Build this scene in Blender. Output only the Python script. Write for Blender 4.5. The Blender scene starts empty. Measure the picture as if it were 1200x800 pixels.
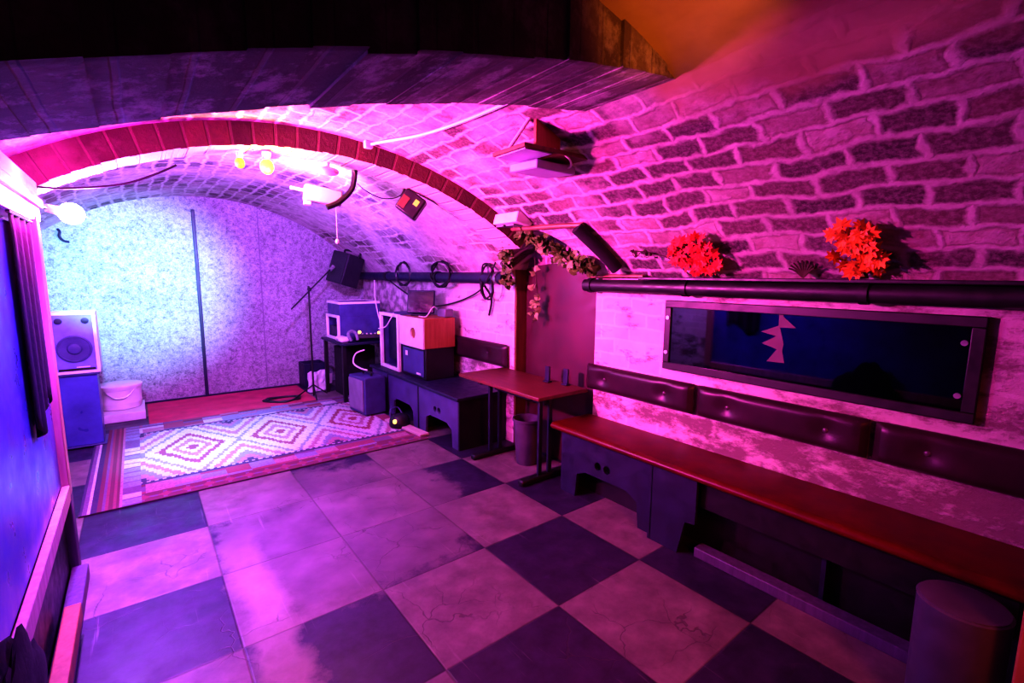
import bpy, bmesh, math, random
from mathutils import Vector, Matrix
random.seed(7)
PI = math.pi
sc = bpy.context.scene
C = sc.collection
W0 = {}            # inverse placement of every thing / part, kept so that shapes can be written in room coordinates

# ------------------------------------------------------------------ shape helpers
def B(): return bmesh.new()

def box(bm, x0, x1, y0, y1, z0, z1, M=None):
    vs = [Vector((x, y, z)) for x in (x0, x1) for y in (y0, y1) for z in (z0, z1)]
    if M is not None: vs = [M @ v for v in vs]
    v = [bm.verts.new(p) for p in vs]
    for f in ((0, 1, 3, 2), (4, 6, 7, 5), (0, 4, 5, 1), (2, 3, 7, 6), (0, 2, 6, 4), (1, 5, 7, 3)):
        bm.faces.new([v[i] for i in f])
    return bm

def frame_axes(d):
    d = d.normalized()
    a = Vector((0, 0, 1)) if abs(d.z) < .9 else Vector((1, 0, 0))
    u = d.cross(a).normalized()
    return u, d.cross(u)

def cyl(bm, p0, p1, r, n=20, r2=None):
    p0, p1 = Vector(p0), Vector(p1)
    r2 = r if r2 is None else r2
    u, w = frame_axes(p1 - p0)
    a = [bm.verts.new(p0 + r * (math.cos(t) * u + math.sin(t) * w)) for t in [2 * PI * i / n for i in range(n)]]
    b = [bm.verts.new(p1 + r2 * (math.cos(t) * u + math.sin(t) * w)) for t in [2 * PI * i / n for i in range(n)]]
    for i in range(n):
        bm.faces.new((a[i], a[(i + 1) % n], b[(i + 1) % n], b[i]))
    bm.faces.new(a[::-1]); bm.faces.new(b)
    return bm

def smooth_path(pts, k=6):
    P = [Vector(p) for p in pts]
    if len(P) < 3: return P
    out = []
    for i in range(len(P) - 1):
        a, b, c, d = P[max(i - 1, 0)], P[i], P[i + 1], P[min(i + 2, len(P) - 1)]
        for j in range(k):
            t = j / k
            out.append(.5 * ((2 * b) + (c - a) * t + (2 * a - 5 * b + 4 * c - d) * t * t + (3 * b - a - 3 * c + d) * t ** 3))
    out.append(P[-1])
    return out

def tube(bm, pts, r, n=8, k=6):
    P = smooth_path(pts, k)
    rings = []
    for i, p in enumerate(P):
        d = (P[min(i + 1, len(P) - 1)] - P[max(i - 1, 0)])
        if d.length < 1e-6: d = Vector((0, 0, 1))
        u, w = frame_axes(d)
        rings.append([bm.verts.new(p + r * (math.cos(t) * u + math.sin(t) * w)) for t in [2 * PI * q / n for q in range(n)]])
    for a, b in zip(rings, rings[1:]):
        # least-twist match between the rings
        best = min(range(n), key=lambda s: sum((a[q].co - b[(q + s) % n].co).length for q in range(n)))
        for q in range(n):
            bm.faces.new((a[q], a[(q + 1) % n], b[(q + 1 + best) % n], b[(q + best) % n]))
    bm.faces.new(rings[0][::-1]); bm.faces.new(rings[-1])
    return bm

def lathe(bm, cx, cy, prof, n=32, closed=False):
    rings = []
    for r, z in prof:
        rings.append([bm.verts.new((cx + r * math.cos(t), cy + r * math.sin(t), z)) for t in [2 * PI * i / n for i in range(n)]])
    for a, b in zip(rings, rings[1:]):
        for i in range(n):
            bm.faces.new((a[i], a[(i + 1) % n], b[(i + 1) % n], b[i]))
    bm.faces.new(rings[0][::-1])
    if closed:
        pass
    bm.faces.new(rings[-1])
    return bm

def prism(bm, poly, axis, a0, a1):
    """polygon (2-D) extruded along an axis: 'x' takes (y,z), 'y' takes (x,z), 'z' takes (x,y)"""
    def P(u, v, a):
        return {'x': (a, u, v), 'y': (u, a, v), 'z': (u, v, a)}[axis]
    A = [bm.verts.new(P(u, v, a0)) for u, v in poly]
    D = [bm.verts.new(P(u, v, a1)) for u, v in poly]
    n = len(poly)
    bm.faces.new(A); bm.faces.new(D[::-1])
    for i in range(n):
        bm.faces.new((A[i], D[i], D[(i + 1) % n], A[(i + 1) % n]))
    return bm

def ball(bm, c, r, s=(1, 1, 1), seg=20):
    M = Matrix.Translation(c) @ Matrix.Diagonal((*s, 1))
    bmesh.ops.create_uvsphere(bm, u_segments=seg, v_segments=seg // 2, radius=r, matrix=M)
    return bm

def mk(name, bm, mat, parent=None, bevel=0, smooth=None, seg=2, sub=0):
    bmesh.ops.recalc_face_normals(bm, faces=bm.faces)
    me = bpy.data.meshes.new(name)
    if parent is not None:
        bm.transform(W0[parent.name])
    bm.to_mesh(me); bm.free()
    me.materials.append(mat)
    o = bpy.data.objects.new(name, me); C.objects.link(o)
    if parent is not None:
        o.parent = parent
        W0[o.name] = W0[parent.name]
    else:
        W0[o.name] = Matrix.Identity(4)
    if bevel:
        m = o.modifiers.new('bevel', 'BEVEL'); m.width = bevel; m.segments = seg; m.limit_method = 'ANGLE'; m.angle_limit = math.radians(35)
        if smooth is None: smooth = True
    if sub:
        m = o.modifiers.new('sub', 'SUBSURF'); m.levels = sub; m.render_levels = sub
        if smooth is None: smooth = True
    if smooth:
        ang = math.radians(40)
        me.polygons.foreach_set('use_smooth', [True] * len(me.polygons))
        b2 = bmesh.new(); b2.from_mesh(me)
        for e in b2.edges:
            if len(e.link_faces) == 2 and e.calc_face_angle(0) > ang: e.smooth = False
        b2.to_mesh(me); b2.free()
    return o

def cut(o, bm):
    """carve a shape out of an object and keep the result as its plain mesh"""
    bmesh.ops.recalc_face_normals(bm, faces=bm.faces)
    me = bpy.data.meshes.new('cut'); bm.to_mesh(me); bm.free()
    c = bpy.data.objects.new('cut', me); C.objects.link(c)
    if o.parent is not None: c.matrix_world = W0[o.name].inverted() @ Matrix.Identity(4); c.data.transform(W0[o.name]); 
    m = o.modifiers.new('b', 'BOOLEAN'); m.operation = 'DIFFERENCE'; m.object = c; m.solver = 'EXACT'
    bpy.context.view_layer.update()
    dg = bpy.context.evaluated_depsgraph_get()
    nm = bpy.data.meshes.new_from_object(o.evaluated_get(dg))
    o.modifiers.remove(m)
    old = o.data; o.data = nm; nm.name = old.name
    bpy.data.objects.remove(c)
    return o

def tag(o, label=None, cat=None, group=None, kind=None):
    if label: o['label'] = label
    if cat: o['category'] = cat
    if group: o['group'] = group
    if kind: o['kind'] = kind
    return o

def thing(name, label, cat, loc=(0, 0, 0), M=None, group=None):
    o = bpy.data.objects.new(name, None); C.objects.link(o)
    o.empty_display_size = .05
    m = Matrix.Translation(loc)
    if M is not None: m = m @ M
    o.matrix_world = m
    # tilted things are written in their own coordinates, straight ones in room coordinates
    W0[o.name] = Matrix.Identity(4) if M is not None else m.inverted()
    return tag(o, label, cat, group)

def struct(name, bm, mat, **k):
    return tag(mk(name, bm, mat, **k), kind='structure')

# ------------------------------------------------------------------ material helpers
class NT:
    def __init__(s, name):
        s.m = bpy.data.materials.new(name); s.m.use_nodes = True
        s.t = s.m.node_tree; s.n = s.t.nodes; s.b = s.n['Principled BSDF']
    def new(s, typ, **kw):
        n = s.n.new('ShaderNode' + typ)
        for k, v in kw.items():
            if k.startswith('i_'):
                n.inputs[k[2:].replace('_', ' ')].default_value = v
            else: setattr(n, k, v)
        return n
    def ln(s, a, b): s.t.links.new(a, b)
    def put(s, sock, v):
        if hasattr(v, 'is_output'): s.ln(v, sock)
        else: sock.default_value = v
    def math(s, op, a, b=0.0, c=None, clamp=False):
        n = s.n.new('ShaderNodeMath'); n.operation = op; n.use_clamp = clamp
        s.put(n.inputs[0], a); s.put(n.inputs[1], b)
        if c is not None: s.put(n.inputs[2], c)
        return n.outputs[0]
    def obj(s):
        return s.new('TexCoord').outputs['Object']
    def geo(s):
        return s.new('NewGeometry').outputs['Position']
    def sep(s, v):
        n = s.new('SeparateXYZ'); s.ln(v, n.inputs[0]); return n.outputs
    def comb(s, x, y, z=0.0):
        n = s.new('CombineXYZ')
        for i, v in enumerate((x, y, z)): s.put(n.inputs[i], v)
        return n.outputs[0]
    def noise(s, vec, scale, detail=4, rough=.55, out=0):
        n = s.new('TexNoise'); s.ln(vec, n.inputs['Vector']); n.inputs['Scale'].default_value = scale
        n.inputs['Detail'].default_value = detail; n.inputs['Roughness'].default_value = rough
        return n.outputs[out]
    def ramp(s, f, stops, interp='LINEAR'):
        n = s.new('ValToRGB'); s.ln(f, n.inputs[0]); n.color_ramp.interpolation = interp
        e = n.color_ramp.elements
        while len(e) < len(stops): e.new(.5)
        for q, (p, c) in zip(e, stops):
            q.position = p; q.color = (c, c, c, 1) if isinstance(c, (int, float)) else (*c, 1)
        return n.outputs[0]
    def mix(s, f, a, b, blend='MIX'):
        n = s.new('Mix', data_type='RGBA', blend_type=blend)
        s.put(n.inputs[0], f)
        for i, v in ((6, a), (7, b)):
            if hasattr(v, 'is_output'): s.ln(v, n.inputs[i])
            else: n.inputs[i].default_value = (*v, 1)
        return n.outputs[2]
    def warp(s, vec, scale, amt):
        nz = s.noise(vec, scale, 3, .5, 1)
        a = s.new('VectorMath', operation='SUBTRACT'); s.ln(nz, a.inputs[0]); a.inputs[1].default_value = (.5, .5, .5)
        b = s.new('VectorMath', operation='SCALE'); s.ln(a.outputs[0], b.inputs[0]); b.inputs['Scale'].default_value = amt
        c = s.new('VectorMath', operation='ADD'); s.ln(vec, c.inputs[0]); s.ln(b.outputs[0], c.inputs[1])
        return c.outputs[0]
    def bump(s, h, strength=.5, dist=.02):
        n = s.new('Bump'); s.ln(h, n.inputs['Height']); n.inputs['Strength'].default_value = strength; n.inputs['Distance'].default_value = dist
        s.ln(n.outputs[0], s.b.inputs['Normal'])
    def col(s, c): s.put(s.b.inputs['Base Color'], c if hasattr(c, 'is_output') else (*c, 1))
    def rough(s, v): s.put(s.b.inputs['Roughness'], v)

def plain(name, c, rough=.6, metal=0, var=.25, scale=9, bump=0, bscale=60):
    """one colour broken up by soft wear"""
    t = NT(name); v = t.obj()
    f = t.noise(v, scale, 5, .6)
    d = tuple(x * (1 - var) for x in c); l = tuple(min(1, x * (1 + var)) for x in c)
    t.col(t.ramp(f, [(.3, d), (.7, l)]))
    t.rough(t.ramp(t.noise(v, scale * 2, 3), [(.3, max(0, rough - .1)), (.7, min(1, rough + .1))]))
    t.b.inputs['Metallic'].default_value = metal
    if bump: t.bump(t.noise(v, bscale, 3), bump, .005)
    return t.m

def emit(name, c, s):
    t = NT(name)
    t.col((.02, .02, .02)); t.b.inputs['Emission Color'].default_value = (*c, 1); t.b.inputs['Emission Strength'].default_value = s
    return t.m

def wood(name, dark, light, axis=0, rough=.5, scale=5):
    t = NT(name); v = t.obj()
    m = t.new('Mapping'); t.ln(v, m.inputs[0])
    sv = [14, 14, 14]; sv[axis] = 1.2; m.inputs['Scale'].default_value = sv
    f = t.noise(m.outputs[0], scale * .5, 6, .65)
    t.col(t.ramp(f, [(.3, dark), (.7, light)])); t.rough(rough)
    t.bump(f, .15, .003)
    return t.m

CX, RV = .75, 2.46        # the vault is a segment of a circle about (CX, z=0)
HS = 1.92                 # half span
XR, XL = CX + HS, CX - HS
ZS = math.sqrt(RV * RV - HS * HS)

def m_vault():
    t = NT('whitewashed_brick_vault'); p = t.geo(); x, y, z = t.sep(p)
    s = t.math('MULTIPLY', t.math('ARCTAN2', t.math('SUBTRACT', x, CX), z), RV)
    v0 = t.comb(y, s, 0.0)
    v = t.warp(t.warp(v0, 2.1, .13), 13, .05)
    br = t.new('TexBrick', offset=.5, squash=1.0)
    t.ln(v, br.inputs['Vector'])
    for k, q in (('Scale', 1), ('Mortar Size', .030), ('Mortar Smooth', 1.0), ('Brick Width', .24), ('Row Height', .113), ('Bias', -.1)):
        br.inputs[k].default_value = q
    br.inputs['Color1'].default_value = (0, 0, 0, 1); br.inputs['Color2'].default_value = (1, 1, 1, 1); br.inputs['Mortar'].default_value = (.5, .5, .5, 1)
    mort = br.outputs['Fac']
    tone = br.outputs['Color']
    brickc = t.ramp(tone, [(0, (.045, .028, .035)), (.4, (.085, .05, .055)), (.7, (.16, .09, .08)), (1, (.34, .22, .19))])
    fine = t.noise(v0, 45, 5, .7)
    brickc = t.mix(t.ramp(fine, [(.42, 0), (.75, .5)]), brickc, (.45, .36, .36))
    # limewash lying over the stones in patches; the lower right flank is the barest, the far part the most covered
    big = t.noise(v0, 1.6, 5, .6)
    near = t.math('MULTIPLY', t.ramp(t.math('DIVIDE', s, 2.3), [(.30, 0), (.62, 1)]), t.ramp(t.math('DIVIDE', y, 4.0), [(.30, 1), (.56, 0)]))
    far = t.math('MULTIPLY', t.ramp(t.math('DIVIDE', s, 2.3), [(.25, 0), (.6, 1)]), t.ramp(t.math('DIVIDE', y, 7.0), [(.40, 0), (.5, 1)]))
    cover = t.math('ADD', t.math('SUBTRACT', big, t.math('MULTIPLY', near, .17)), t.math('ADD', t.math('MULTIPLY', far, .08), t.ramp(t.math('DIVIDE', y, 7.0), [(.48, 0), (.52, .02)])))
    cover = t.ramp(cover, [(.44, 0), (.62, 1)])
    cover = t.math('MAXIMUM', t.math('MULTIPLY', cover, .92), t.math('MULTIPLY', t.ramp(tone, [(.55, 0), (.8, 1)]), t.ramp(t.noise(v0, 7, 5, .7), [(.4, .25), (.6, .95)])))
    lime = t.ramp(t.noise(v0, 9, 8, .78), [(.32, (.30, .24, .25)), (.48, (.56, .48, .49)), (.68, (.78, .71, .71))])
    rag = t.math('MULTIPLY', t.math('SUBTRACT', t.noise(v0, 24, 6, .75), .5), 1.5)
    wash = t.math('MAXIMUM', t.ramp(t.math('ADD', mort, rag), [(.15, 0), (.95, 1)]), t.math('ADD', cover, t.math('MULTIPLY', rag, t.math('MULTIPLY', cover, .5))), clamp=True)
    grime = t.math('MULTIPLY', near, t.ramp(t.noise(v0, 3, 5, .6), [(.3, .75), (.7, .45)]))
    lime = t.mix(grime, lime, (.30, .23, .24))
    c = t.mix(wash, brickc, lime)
    # bare smooth render beside the near arch
    sm = t.math('SUBTRACT', t.math('ADD', t.math('MULTIPLY', x, 1.0), t.math('MULTIPLY', big, .5)), t.math('MULTIPLY', t.math('SUBTRACT', 1.0, y), -.05))
    smooth = t.math('MULTIPLY', t.ramp(sm, [(.0, 1), (1.0, 1)]), 1.0)
    smx = t.ramp(t.math('DIVIDE', sm, 3.0), [(.665, 1), (.715, 0)])
    smy = t.ramp(t.math('DIVIDE', y, 3.0), [(.40, 1), (.43, 0)])
    smooth = t.math('MULTIPLY', smx, smy)
    c = t.mix(smooth, c, t.ramp(t.noise(v0, 3, 5), [(.3, (.26, .16, .10)), (.7, (.40, .26, .18))]))
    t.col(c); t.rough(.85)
    h = t.math('ADD', t.math('MULTIPLY', wash, .7), t.math('MULTIPLY', t.noise(v0, 30, 6, .7), .45))
    h = t.math('MULTIPLY', h, t.math('SUBTRACT', 1.0, t.math('MULTIPLY', smooth, .8)))
    t.bump(h, .45, .014)
    return t.m

def m_wall():
    t = NT('peeling_whitewash_wall'); p = t.geo(); x, y, z = t.sep(p)
    v0 = t.comb(y, z, x); v = t.warp(v0, 5, .05)
    br = t.new('TexBrick'); t.ln(v, br.inputs['Vector'])
    for k, q in (('Scale', 1), ('Mortar Size', .012), ('Mortar Smooth', .6), ('Brick Width', .26), ('Row Height', .1)):
        br.inputs[k].default_value = q
    br.inputs['Color1'].default_value = (.5, .42, .42, 1); br.inputs['Color2'].default_value = (.78, .7, .7, 1); br.inputs['Mortar'].default_value = (.82, .74, .75, 1)
    m = t.new('Mapping'); t.ln(v0, m.inputs[0]); m.inputs['Scale'].default_value = (1, 1.9, 1)
    dirt = t.noise(m.outputs[0], 4.5, 7, .72)
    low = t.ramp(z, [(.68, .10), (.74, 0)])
    near_falloff = t.ramp(t.math('DIVIDE', y, 3.0), [(.2, .075), (.62, 0)])  # light falloff painted into the near wall, along with thicker dirt there
    dm = t.ramp(t.math('ADD', t.math('ADD', dirt, low), near_falloff), [(.55, 0), (.68, 1)])
    pale = t.ramp(t.noise(v0, 3, 4), [(.3, (.52, .42, .42)), (.7, (.78, .70, .71))])
    c = t.mix(.55, br.outputs['Color'], pale)
    c = t.mix(t.math('MULTIPLY', near_falloff, 8.0), c, (.24, .17, .18))
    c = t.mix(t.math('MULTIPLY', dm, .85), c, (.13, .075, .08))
    # bare stone far down the room
    farm = t.ramp(t.math('DIVIDE', y, 7.0), [(.66, 0), (.72, .75)])
    stone = t.ramp(t.noise(t.warp(v0, 8, .1), 9, 3), [(.4, (.10, .08, .09)), (.6, (.55, .46, .48))])
    c = t.mix(farm, c, stone)
    t.col(c); t.rough(.85)
    t.bump(t.math('SUBTRACT', t.math('MULTIPLY', t.noise(v0, 22, 6, .7), .6), t.math('MULTIPLY', dm, .5)), .6, .02)
    return t.m

def m_floor():
    t = NT('worn_checker_floor_tiles'); p = t.geo(); x, y, z = t.sep(p)
    T = .612
    u = t.math('DIVIDE', t.math('SUBTRACT', x, .239 - 8 * T), T); w = t.math('DIVIDE', t.math('SUBTRACT', y, .872 - 8 * T), T)
    v0 = t.comb(x, y, 0.0)
    ch = t.math('MODULO', t.math('ADD', t.math('FLOOR', u), t.math('FLOOR', w)), 2.0)
    # a strip worn to the ground down the middle
    rx = t.math('SUBTRACT', x, 1.0); ry = t.math('SUBTRACT', y, 2.95)
    d = t.math('ADD', t.math('POWER', t.math('DIVIDE', rx, .80), 2.0), t.math('POWER', t.math('DIVIDE', ry, .95), 2.0))
    wn = t.noise(v0, 5, 6, .7)
    worn = t.ramp(t.math('ADD', d, t.math('MULTIPLY', t.math('SUBTRACT', wn, .5), 1.5)), [(.75, 1), (1.15, 0)])
    path = t.math('ABSOLUTE', t.math('SUBTRACT', x, t.math('ADD', .36, t.math('MULTIPLY', t.math('SUBTRACT', t.noise(v0, 1.2, 3), .5), .25))))
    path = t.math('MULTIPLY', t.ramp(t.math('ADD', path, t.math('MULTIPLY', t.math('SUBTRACT', wn, .5), .25)), [(.05, 1), (.13, 0)]),
                  t.ramp(t.math('DIVIDE', y, 4.0), [(.62, 1), (.80, 0)]))
    light = t.ramp(t.noise(v0, 6, 6, .65), [(.28, (.10, .08, .08)), (.5, (.16, .13, .125)), (.72, (.24, .20, .19))])
    dark = t.ramp(t.noise(v0, 9, 6, .7), [(.3, (.013, .009, .028)), (.72, (.040, .028, .074))])
    c = t.mix(ch, light, dark)
    c = t.mix(t.math('MULTIPLY', worn, .82), c, t.ramp(t.noise(v0, 4, 6), [(.3, (.10, .08, .09)), (.7, (.20, .165, .17))]))
    c = t.mix(t.math('MULTIPLY', path, .8), c, t.ramp(wn, [(.3, (.24, .20, .16)), (.7, (.40, .35, .29))]))
    # joints and scuffs
    fu = t.math('ABSOLUTE', t.math('SUBTRACT', t.math('FRACT', u), .5)); fw = t.math('ABSOLUTE', t.math('SUBTRACT', t.math('FRACT', w), .5))
    j = t.ramp(t.math('MAXIMUM', fu, fw), [(.490, 0), (.497, 1)])
    c = t.mix(t.math('MULTIPLY', j, .55), c, (.05, .04, .04))
    cr = t.new('TexVoronoi', feature='DISTANCE_TO_EDGE'); t.ln(t.warp(v0, 7, .12), cr.inputs['Vector']); cr.inputs['Scale'].default_value = 4.0
    crack = t.math('MULTIPLY', t.ramp(cr.outputs[0], [(.004, 1), (.012, 0)]), t.ramp(t.noise(v0, 1.3, 3), [(.50, 0), (.58, 1)]))
    c = t.mix(t.math('MULTIPLY', crack, .6), c, (.05, .04, .045))
    m = t.new('Mapping'); t.ln(v0, m.inputs[0]); m.inputs['Scale'].default_value = (22, 1.2, 1); m.inputs['Rotation'].default_value = (0, 0, .03)
    scuff = t.ramp(t.noise(m.outputs[0], 1.5, 3, .6), [(.66, 0), (.75, .3)])
    c = t.mix(scuff, c, (.36, .32, .32))
    t.col(c)
    t.rough(t.ramp(t.noise(v0, 5, 5, .6), [(.3, .34), (.7, .6)]))
    t.bump(t.math('SUBTRACT', t.math('MULTIPLY', t.noise(v0, 26, 6, .6), .4), t.math('ADD', j, crack)), .3, .006)
    return t.m

def m_fleck():
    t = NT('flecked_acoustic_board'); p = t.geo()
    a = t.noise(p, 26, 5, .8); b = t.noise(p, 70, 3, .8)
    f = t.math('ADD', t.math('MULTIPLY', a, .6), t.math('MULTIPLY', b, .4))
    c = t.ramp(f, [(.38, (.13, .13, .15)), (.5, (.36, .36, .38)), (.64, (.56, .56, .58))])
    v = t.ramp(t.noise(p, 2.2, 3), [(.3, .72), (.7, 1.0)])
    c = t.mix(1.0, c, v, 'MULTIPLY')
    t.col(c); t.rough(.95); t.bump(f, .5, .01)
    return t.m

def m_voussoir(name, mode):
    t = NT(name); p = t.geo(); x, y, z = t.sep(p)
    if mode == 'rib':
        s = t.math('MULTIPLY', t.math('ARCTAN2', t.math('SUBTRACT', x, CX), z), 2.35)
        v0 = t.comb(s, t.math('MULTIPLY', y, .35), 0.0); bw, rh, ms = .115, 5.0, .010
    else:
        s = x
        v0 = t.comb(x, t.math('MULTIPLY', y, .3), 0.0); bw, rh, ms = .125, 5.0, .009
    v = t.warp(v0, 9, .022)
    br = t.new('TexBrick', offset=0.0); t.ln(v, br.inputs['Vector'])
    for k, q in (('Scale', 1), ('Mortar Size', ms), ('Mortar Smooth', .5), ('Brick Width', bw), ('Row Height', rh)):
        br.inputs[k].default_value = q
    br.inputs['Color1'].default_value = (0, 0, 0, 1); br.inputs['Color2'].default_value = (1, 1, 1, 1)
    if mode == 'rib':
        bc = t.ramp(br.outputs['Color'], [(0, (.05, .018, .010)), (1, (.12, .045, .022))]); mc = (.13, .06, .045)
    else:
        bc = t.ramp(br.outputs['Color'], [(0, (.14, .11, .12)), (1, (.34, .27, .28))]); mc = (.26, .21, .23)
    bc = t.mix(t.ramp(t.noise(p, 18, 6, .7), [(.35, 0), (.75, .6)]), bc, tuple(q * .35 for q in mc))
    c = t.mix(t.ramp(br.outputs['Fac'], [(.2, 0), (.9, .8)]), bc, mc)
    if mode == 'rib':     # lamplight painted in as a paler underside, the face plastered towards the left end
        under = t.ramp(t.math('ABSOLUTE', t.sep(t.new('NewGeometry').outputs['True Normal'])[1]), [(.45, 1), (.6, 0)])
        c = t.mix(t.math('MULTIPLY', under, .85), c, (.55, .45, .42))
        pl = t.math('MULTIPLY', t.ramp(t.math('ADD', t.math('DIVIDE', t.math('ADD', x, 1.0), 3.0), t.math('MULTIPLY', t.noise(p, 6, 5, .6), .25)), [(.28, .55), (.44, 0)]), 1.0)
        c = t.mix(pl, c, (.36, .20, .20))
    if mode != 'rib':     # thin limewash streaks left on the underside
        m = t.new('Mapping'); t.ln(p, m.inputs[0]); m.inputs['Scale'].default_value = (1.2, .8, 1)
        c = t.mix(t.ramp(t.noise(m.outputs[0], 6, 7, .75), [(.49, 0), (.62, .8)]), c, (.60, .53, .58))
        front_shade = t.ramp(t.math('DIVIDE', y, 3.0), [(.378, .85), (.381, 0)])  # shade painted into the unlit front face, deepest towards the left
        front_shade = t.math('MULTIPLY', front_shade, t.ramp(t.math('DIVIDE', x, 2.0), [(.40, 1), (.75, .25)]))
        c = t.mix(front_shade, c, (.07, .035, .04))
    t.col(c); t.rough(.85)
    t.bump(t.math('ADD', t.math('MULTIPLY', t.noise(p, 28, 6, .7), .6), t.math('MULTIPLY', br.outputs['Fac'], -.4)), .7, .02)
    return t.m

def m_attr(name, rough=.9, bscale=150):
    t = NT(name)
    a = t.new('VertexColor', layer_name='weave')
    n = t.noise(t.obj(), 60, 3, .7)
    t.col(t.mix(t.ramp(n, [(.3, .55), (.7, .0)]), a.outputs[0], (.10, .07, .09))); t.rough(rough)
    t.bump(t.noise(t.obj(), bscale, 2), .4, .004)
    return t.m

def m_cushion(name, c):
    t = NT(name); v = t.obj()
    t.col(t.ramp(t.noise(v, 7, 4), [(.3, tuple(q * .7 for q in c)), (.7, tuple(q * 1.3 for q in c))]))
    t.rough(.36); t.b.inputs['Specular IOR Level'].default_value = .32; t.bump(t.noise(v, 120, 3), .12, .003)
    return t.m

M = {}
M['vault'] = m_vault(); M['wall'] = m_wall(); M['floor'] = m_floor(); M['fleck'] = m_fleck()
M['rib'] = m_voussoir('dark_red_brick_rib', 'rib'); M['arch'] = m_voussoir('brick_arch_shaded_front', 'arch')
M['black'] = plain('black_paint', (.012, .012, .014), .45)
M['blackfab'] = plain('black_cloth', (.012, .010, .014), .9, bump=.3)
M['grille'] = plain('black_speaker_grille', (.02, .02, .026), .6, bump=.5, bscale=400)
M['navy'] = plain('dark_blue_paint', (.012, .014, .040), .5, var=.35)
M['bluepaint'] = plain('blue_painted_board', (.06, .07, .32), .35, var=.3, scale=4)
M['bluegrey'] = plain('blue_grey_paint', (.055, .055, .17), .45)
M['purplewood'] = wood('stained_purple_wood', (.06, .04, .09), (.12, .085, .17), 2)
M['seat'] = m_cushion('red_vinyl', (.085, .003, .003))
M['back'] = m_cushion('dark_plum_leather', (.028, .010, .018))
M['button'] = plain('plum_button', (.07, .04, .06), .35)
M['tabletop'] = wood('red_brown_tabletop', (.07, .018, .010), (.13, .038, .022), 1, .45)
M['brownwood'] = wood('brown_wood', (.09, .035, .015), (.18, .075, .03), 2, .55)
M['orangewood'] = wood('varnished_pine', (.26, .085, .03), (.40, .15, .06), 2, .5)
M['palewood'] = wood('pale_plank', (.40, .30, .26), (.62, .50, .45), 1, .6)
M['white'] = plain('white_plastic', (.72, .70, .70), .45, var=.08)
M['cream'] = plain('cream_paint', (.68, .60, .58), .5, var=.1)
M['steel'] = plain('brushed_metal', (.5, .5, .52), .35, .9)
M['greybin'] = plain('grey_plastic', (.075, .065, .095), .45)
M['greycloth'] = plain('grey_panel', (.20, .18, .24), .6)
M['baffle'] = plain('bright_blue_baffle', (.16, .17, .55), .5, var=.2)
M['projector'] = plain('lavender_grey_plastic', (.42, .40, .58), .45, var=.1)
M['maroon'] = plain('maroon_panel', (.055, .012, .020), .55, var=.3, scale=4)
M['copper'] = plain('brown_pipe', (.30, .16, .10), .4, .5)
M['cable'] = plain('black_cable', (.014, .013, .016), .5)
M['whitecable'] = plain('white_cable', (.75, .72, .72), .5, var=.05)
M['redleaf'] = plain('red_leaf', (.62, .03, .02), .6, var=.5, scale=14)
M['orangeleaf'] = plain('orange_leaf', (.70, .17, .012), .6, var=.45, scale=14)
M['stem'] = plain('brown_stem', (.08, .04, .02), .7)
M['ivyleaf'] = plain('ivy_leaf', (.07, .13, .015), .6, var=.7, scale=12)
M['paleleaf'] = plain('pale_ivy_leaf', (.20, .24, .08), .6, var=.4, scale=12)
M['vine'] = plain('dark_vine', (.05, .035, .02), .8)
M['redmat'] = plain('red_carpet', (.50, .05, .11), .9, var=.25, scale=6, bump=.4, bscale=200)
M['pinkwood'] = wood('worn_pine_trim', (.35, .20, .17), (.55, .36, .30), 2, .55)
M['beam'] = wood('pale_painted_beam', (.48, .42, .42), (.70, .63, .63), 1, .55)
M['rug'] = m_attr('kilim_weave')
M['paper'] = plain('white_paper', (.70, .68, .70), .7, var=.1)
M['zigzag_shape'] = plain('pinkish_grey_matte', (.085, .050, .060), .6, var=.2)
M['screen'] = plain('dark_screen', (.02, .02, .03), .15)
t = NT('dark_mirror_glass'); t.col((.08, .08, .095)); t.rough(.03); t.b.inputs['Metallic'].default_value = 1.0
t.rough(t.ramp(t.noise(t.obj(), 5, 3), [(.3, .02), (.8, .06)])); M['mirror'] = t.m
M['e_white'] = emit('white_hot_lamp', (1, .6, .95), 50)
M['e_pink'] = emit('pink_led', (1, .14, .8), 45)
M['e_orange'] = emit('orange_bulb', (1, .40, .04), 4)
M['e_amber'] = emit('amber_bulb', (1, .30, .03), 2)
M['e_led'] = emit('orange_indicator', (1, .40, .06), 5)
M['e_flood'] = emit('flood_front', (.8, .5, 1), 2.5)
M['e_orangedim'] = emit('warm_lens', (1, .40, .06), 1.4)

# ------------------------------------------------------------------ the room
Y0, Y1 = -1.4, 7.02
struct('floor', box(B(), XL - .2, XR + .3, Y0 - .1, Y1 + .1, -.1, 0), M['floor'])
N = 96
arc = []
a1 = math.asin(HS / RV)
for i in range(N + 1):
    a = -a1 + 2 * a1 * i / N
    arc.append((CX + RV * math.sin(a), RV * math.cos(a)))
poly = [(XL - .3, ZS), *arc, (XR + .3, ZS), (XR + .3, 2.85), (XL - .3, 2.85)]
ceil_ = struct('ceiling', prism(B(), poly, 'y', Y0 - .1, Y1 + .1), M['vault'])
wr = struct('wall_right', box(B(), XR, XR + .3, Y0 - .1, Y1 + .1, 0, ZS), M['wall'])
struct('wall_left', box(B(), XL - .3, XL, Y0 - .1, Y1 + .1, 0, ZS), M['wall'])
bp = [(XL, 0)] + [(x, z - .001) for x, z in arc] + [(XR, 0)]
struct('wall_back', prism(B(), bp, 'y', Y1, Y1 + .09), M['fleck'])
struct('wall_front', prism(B(), bp, 'y', Y0 - .09, Y0), M['wall'])
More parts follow.
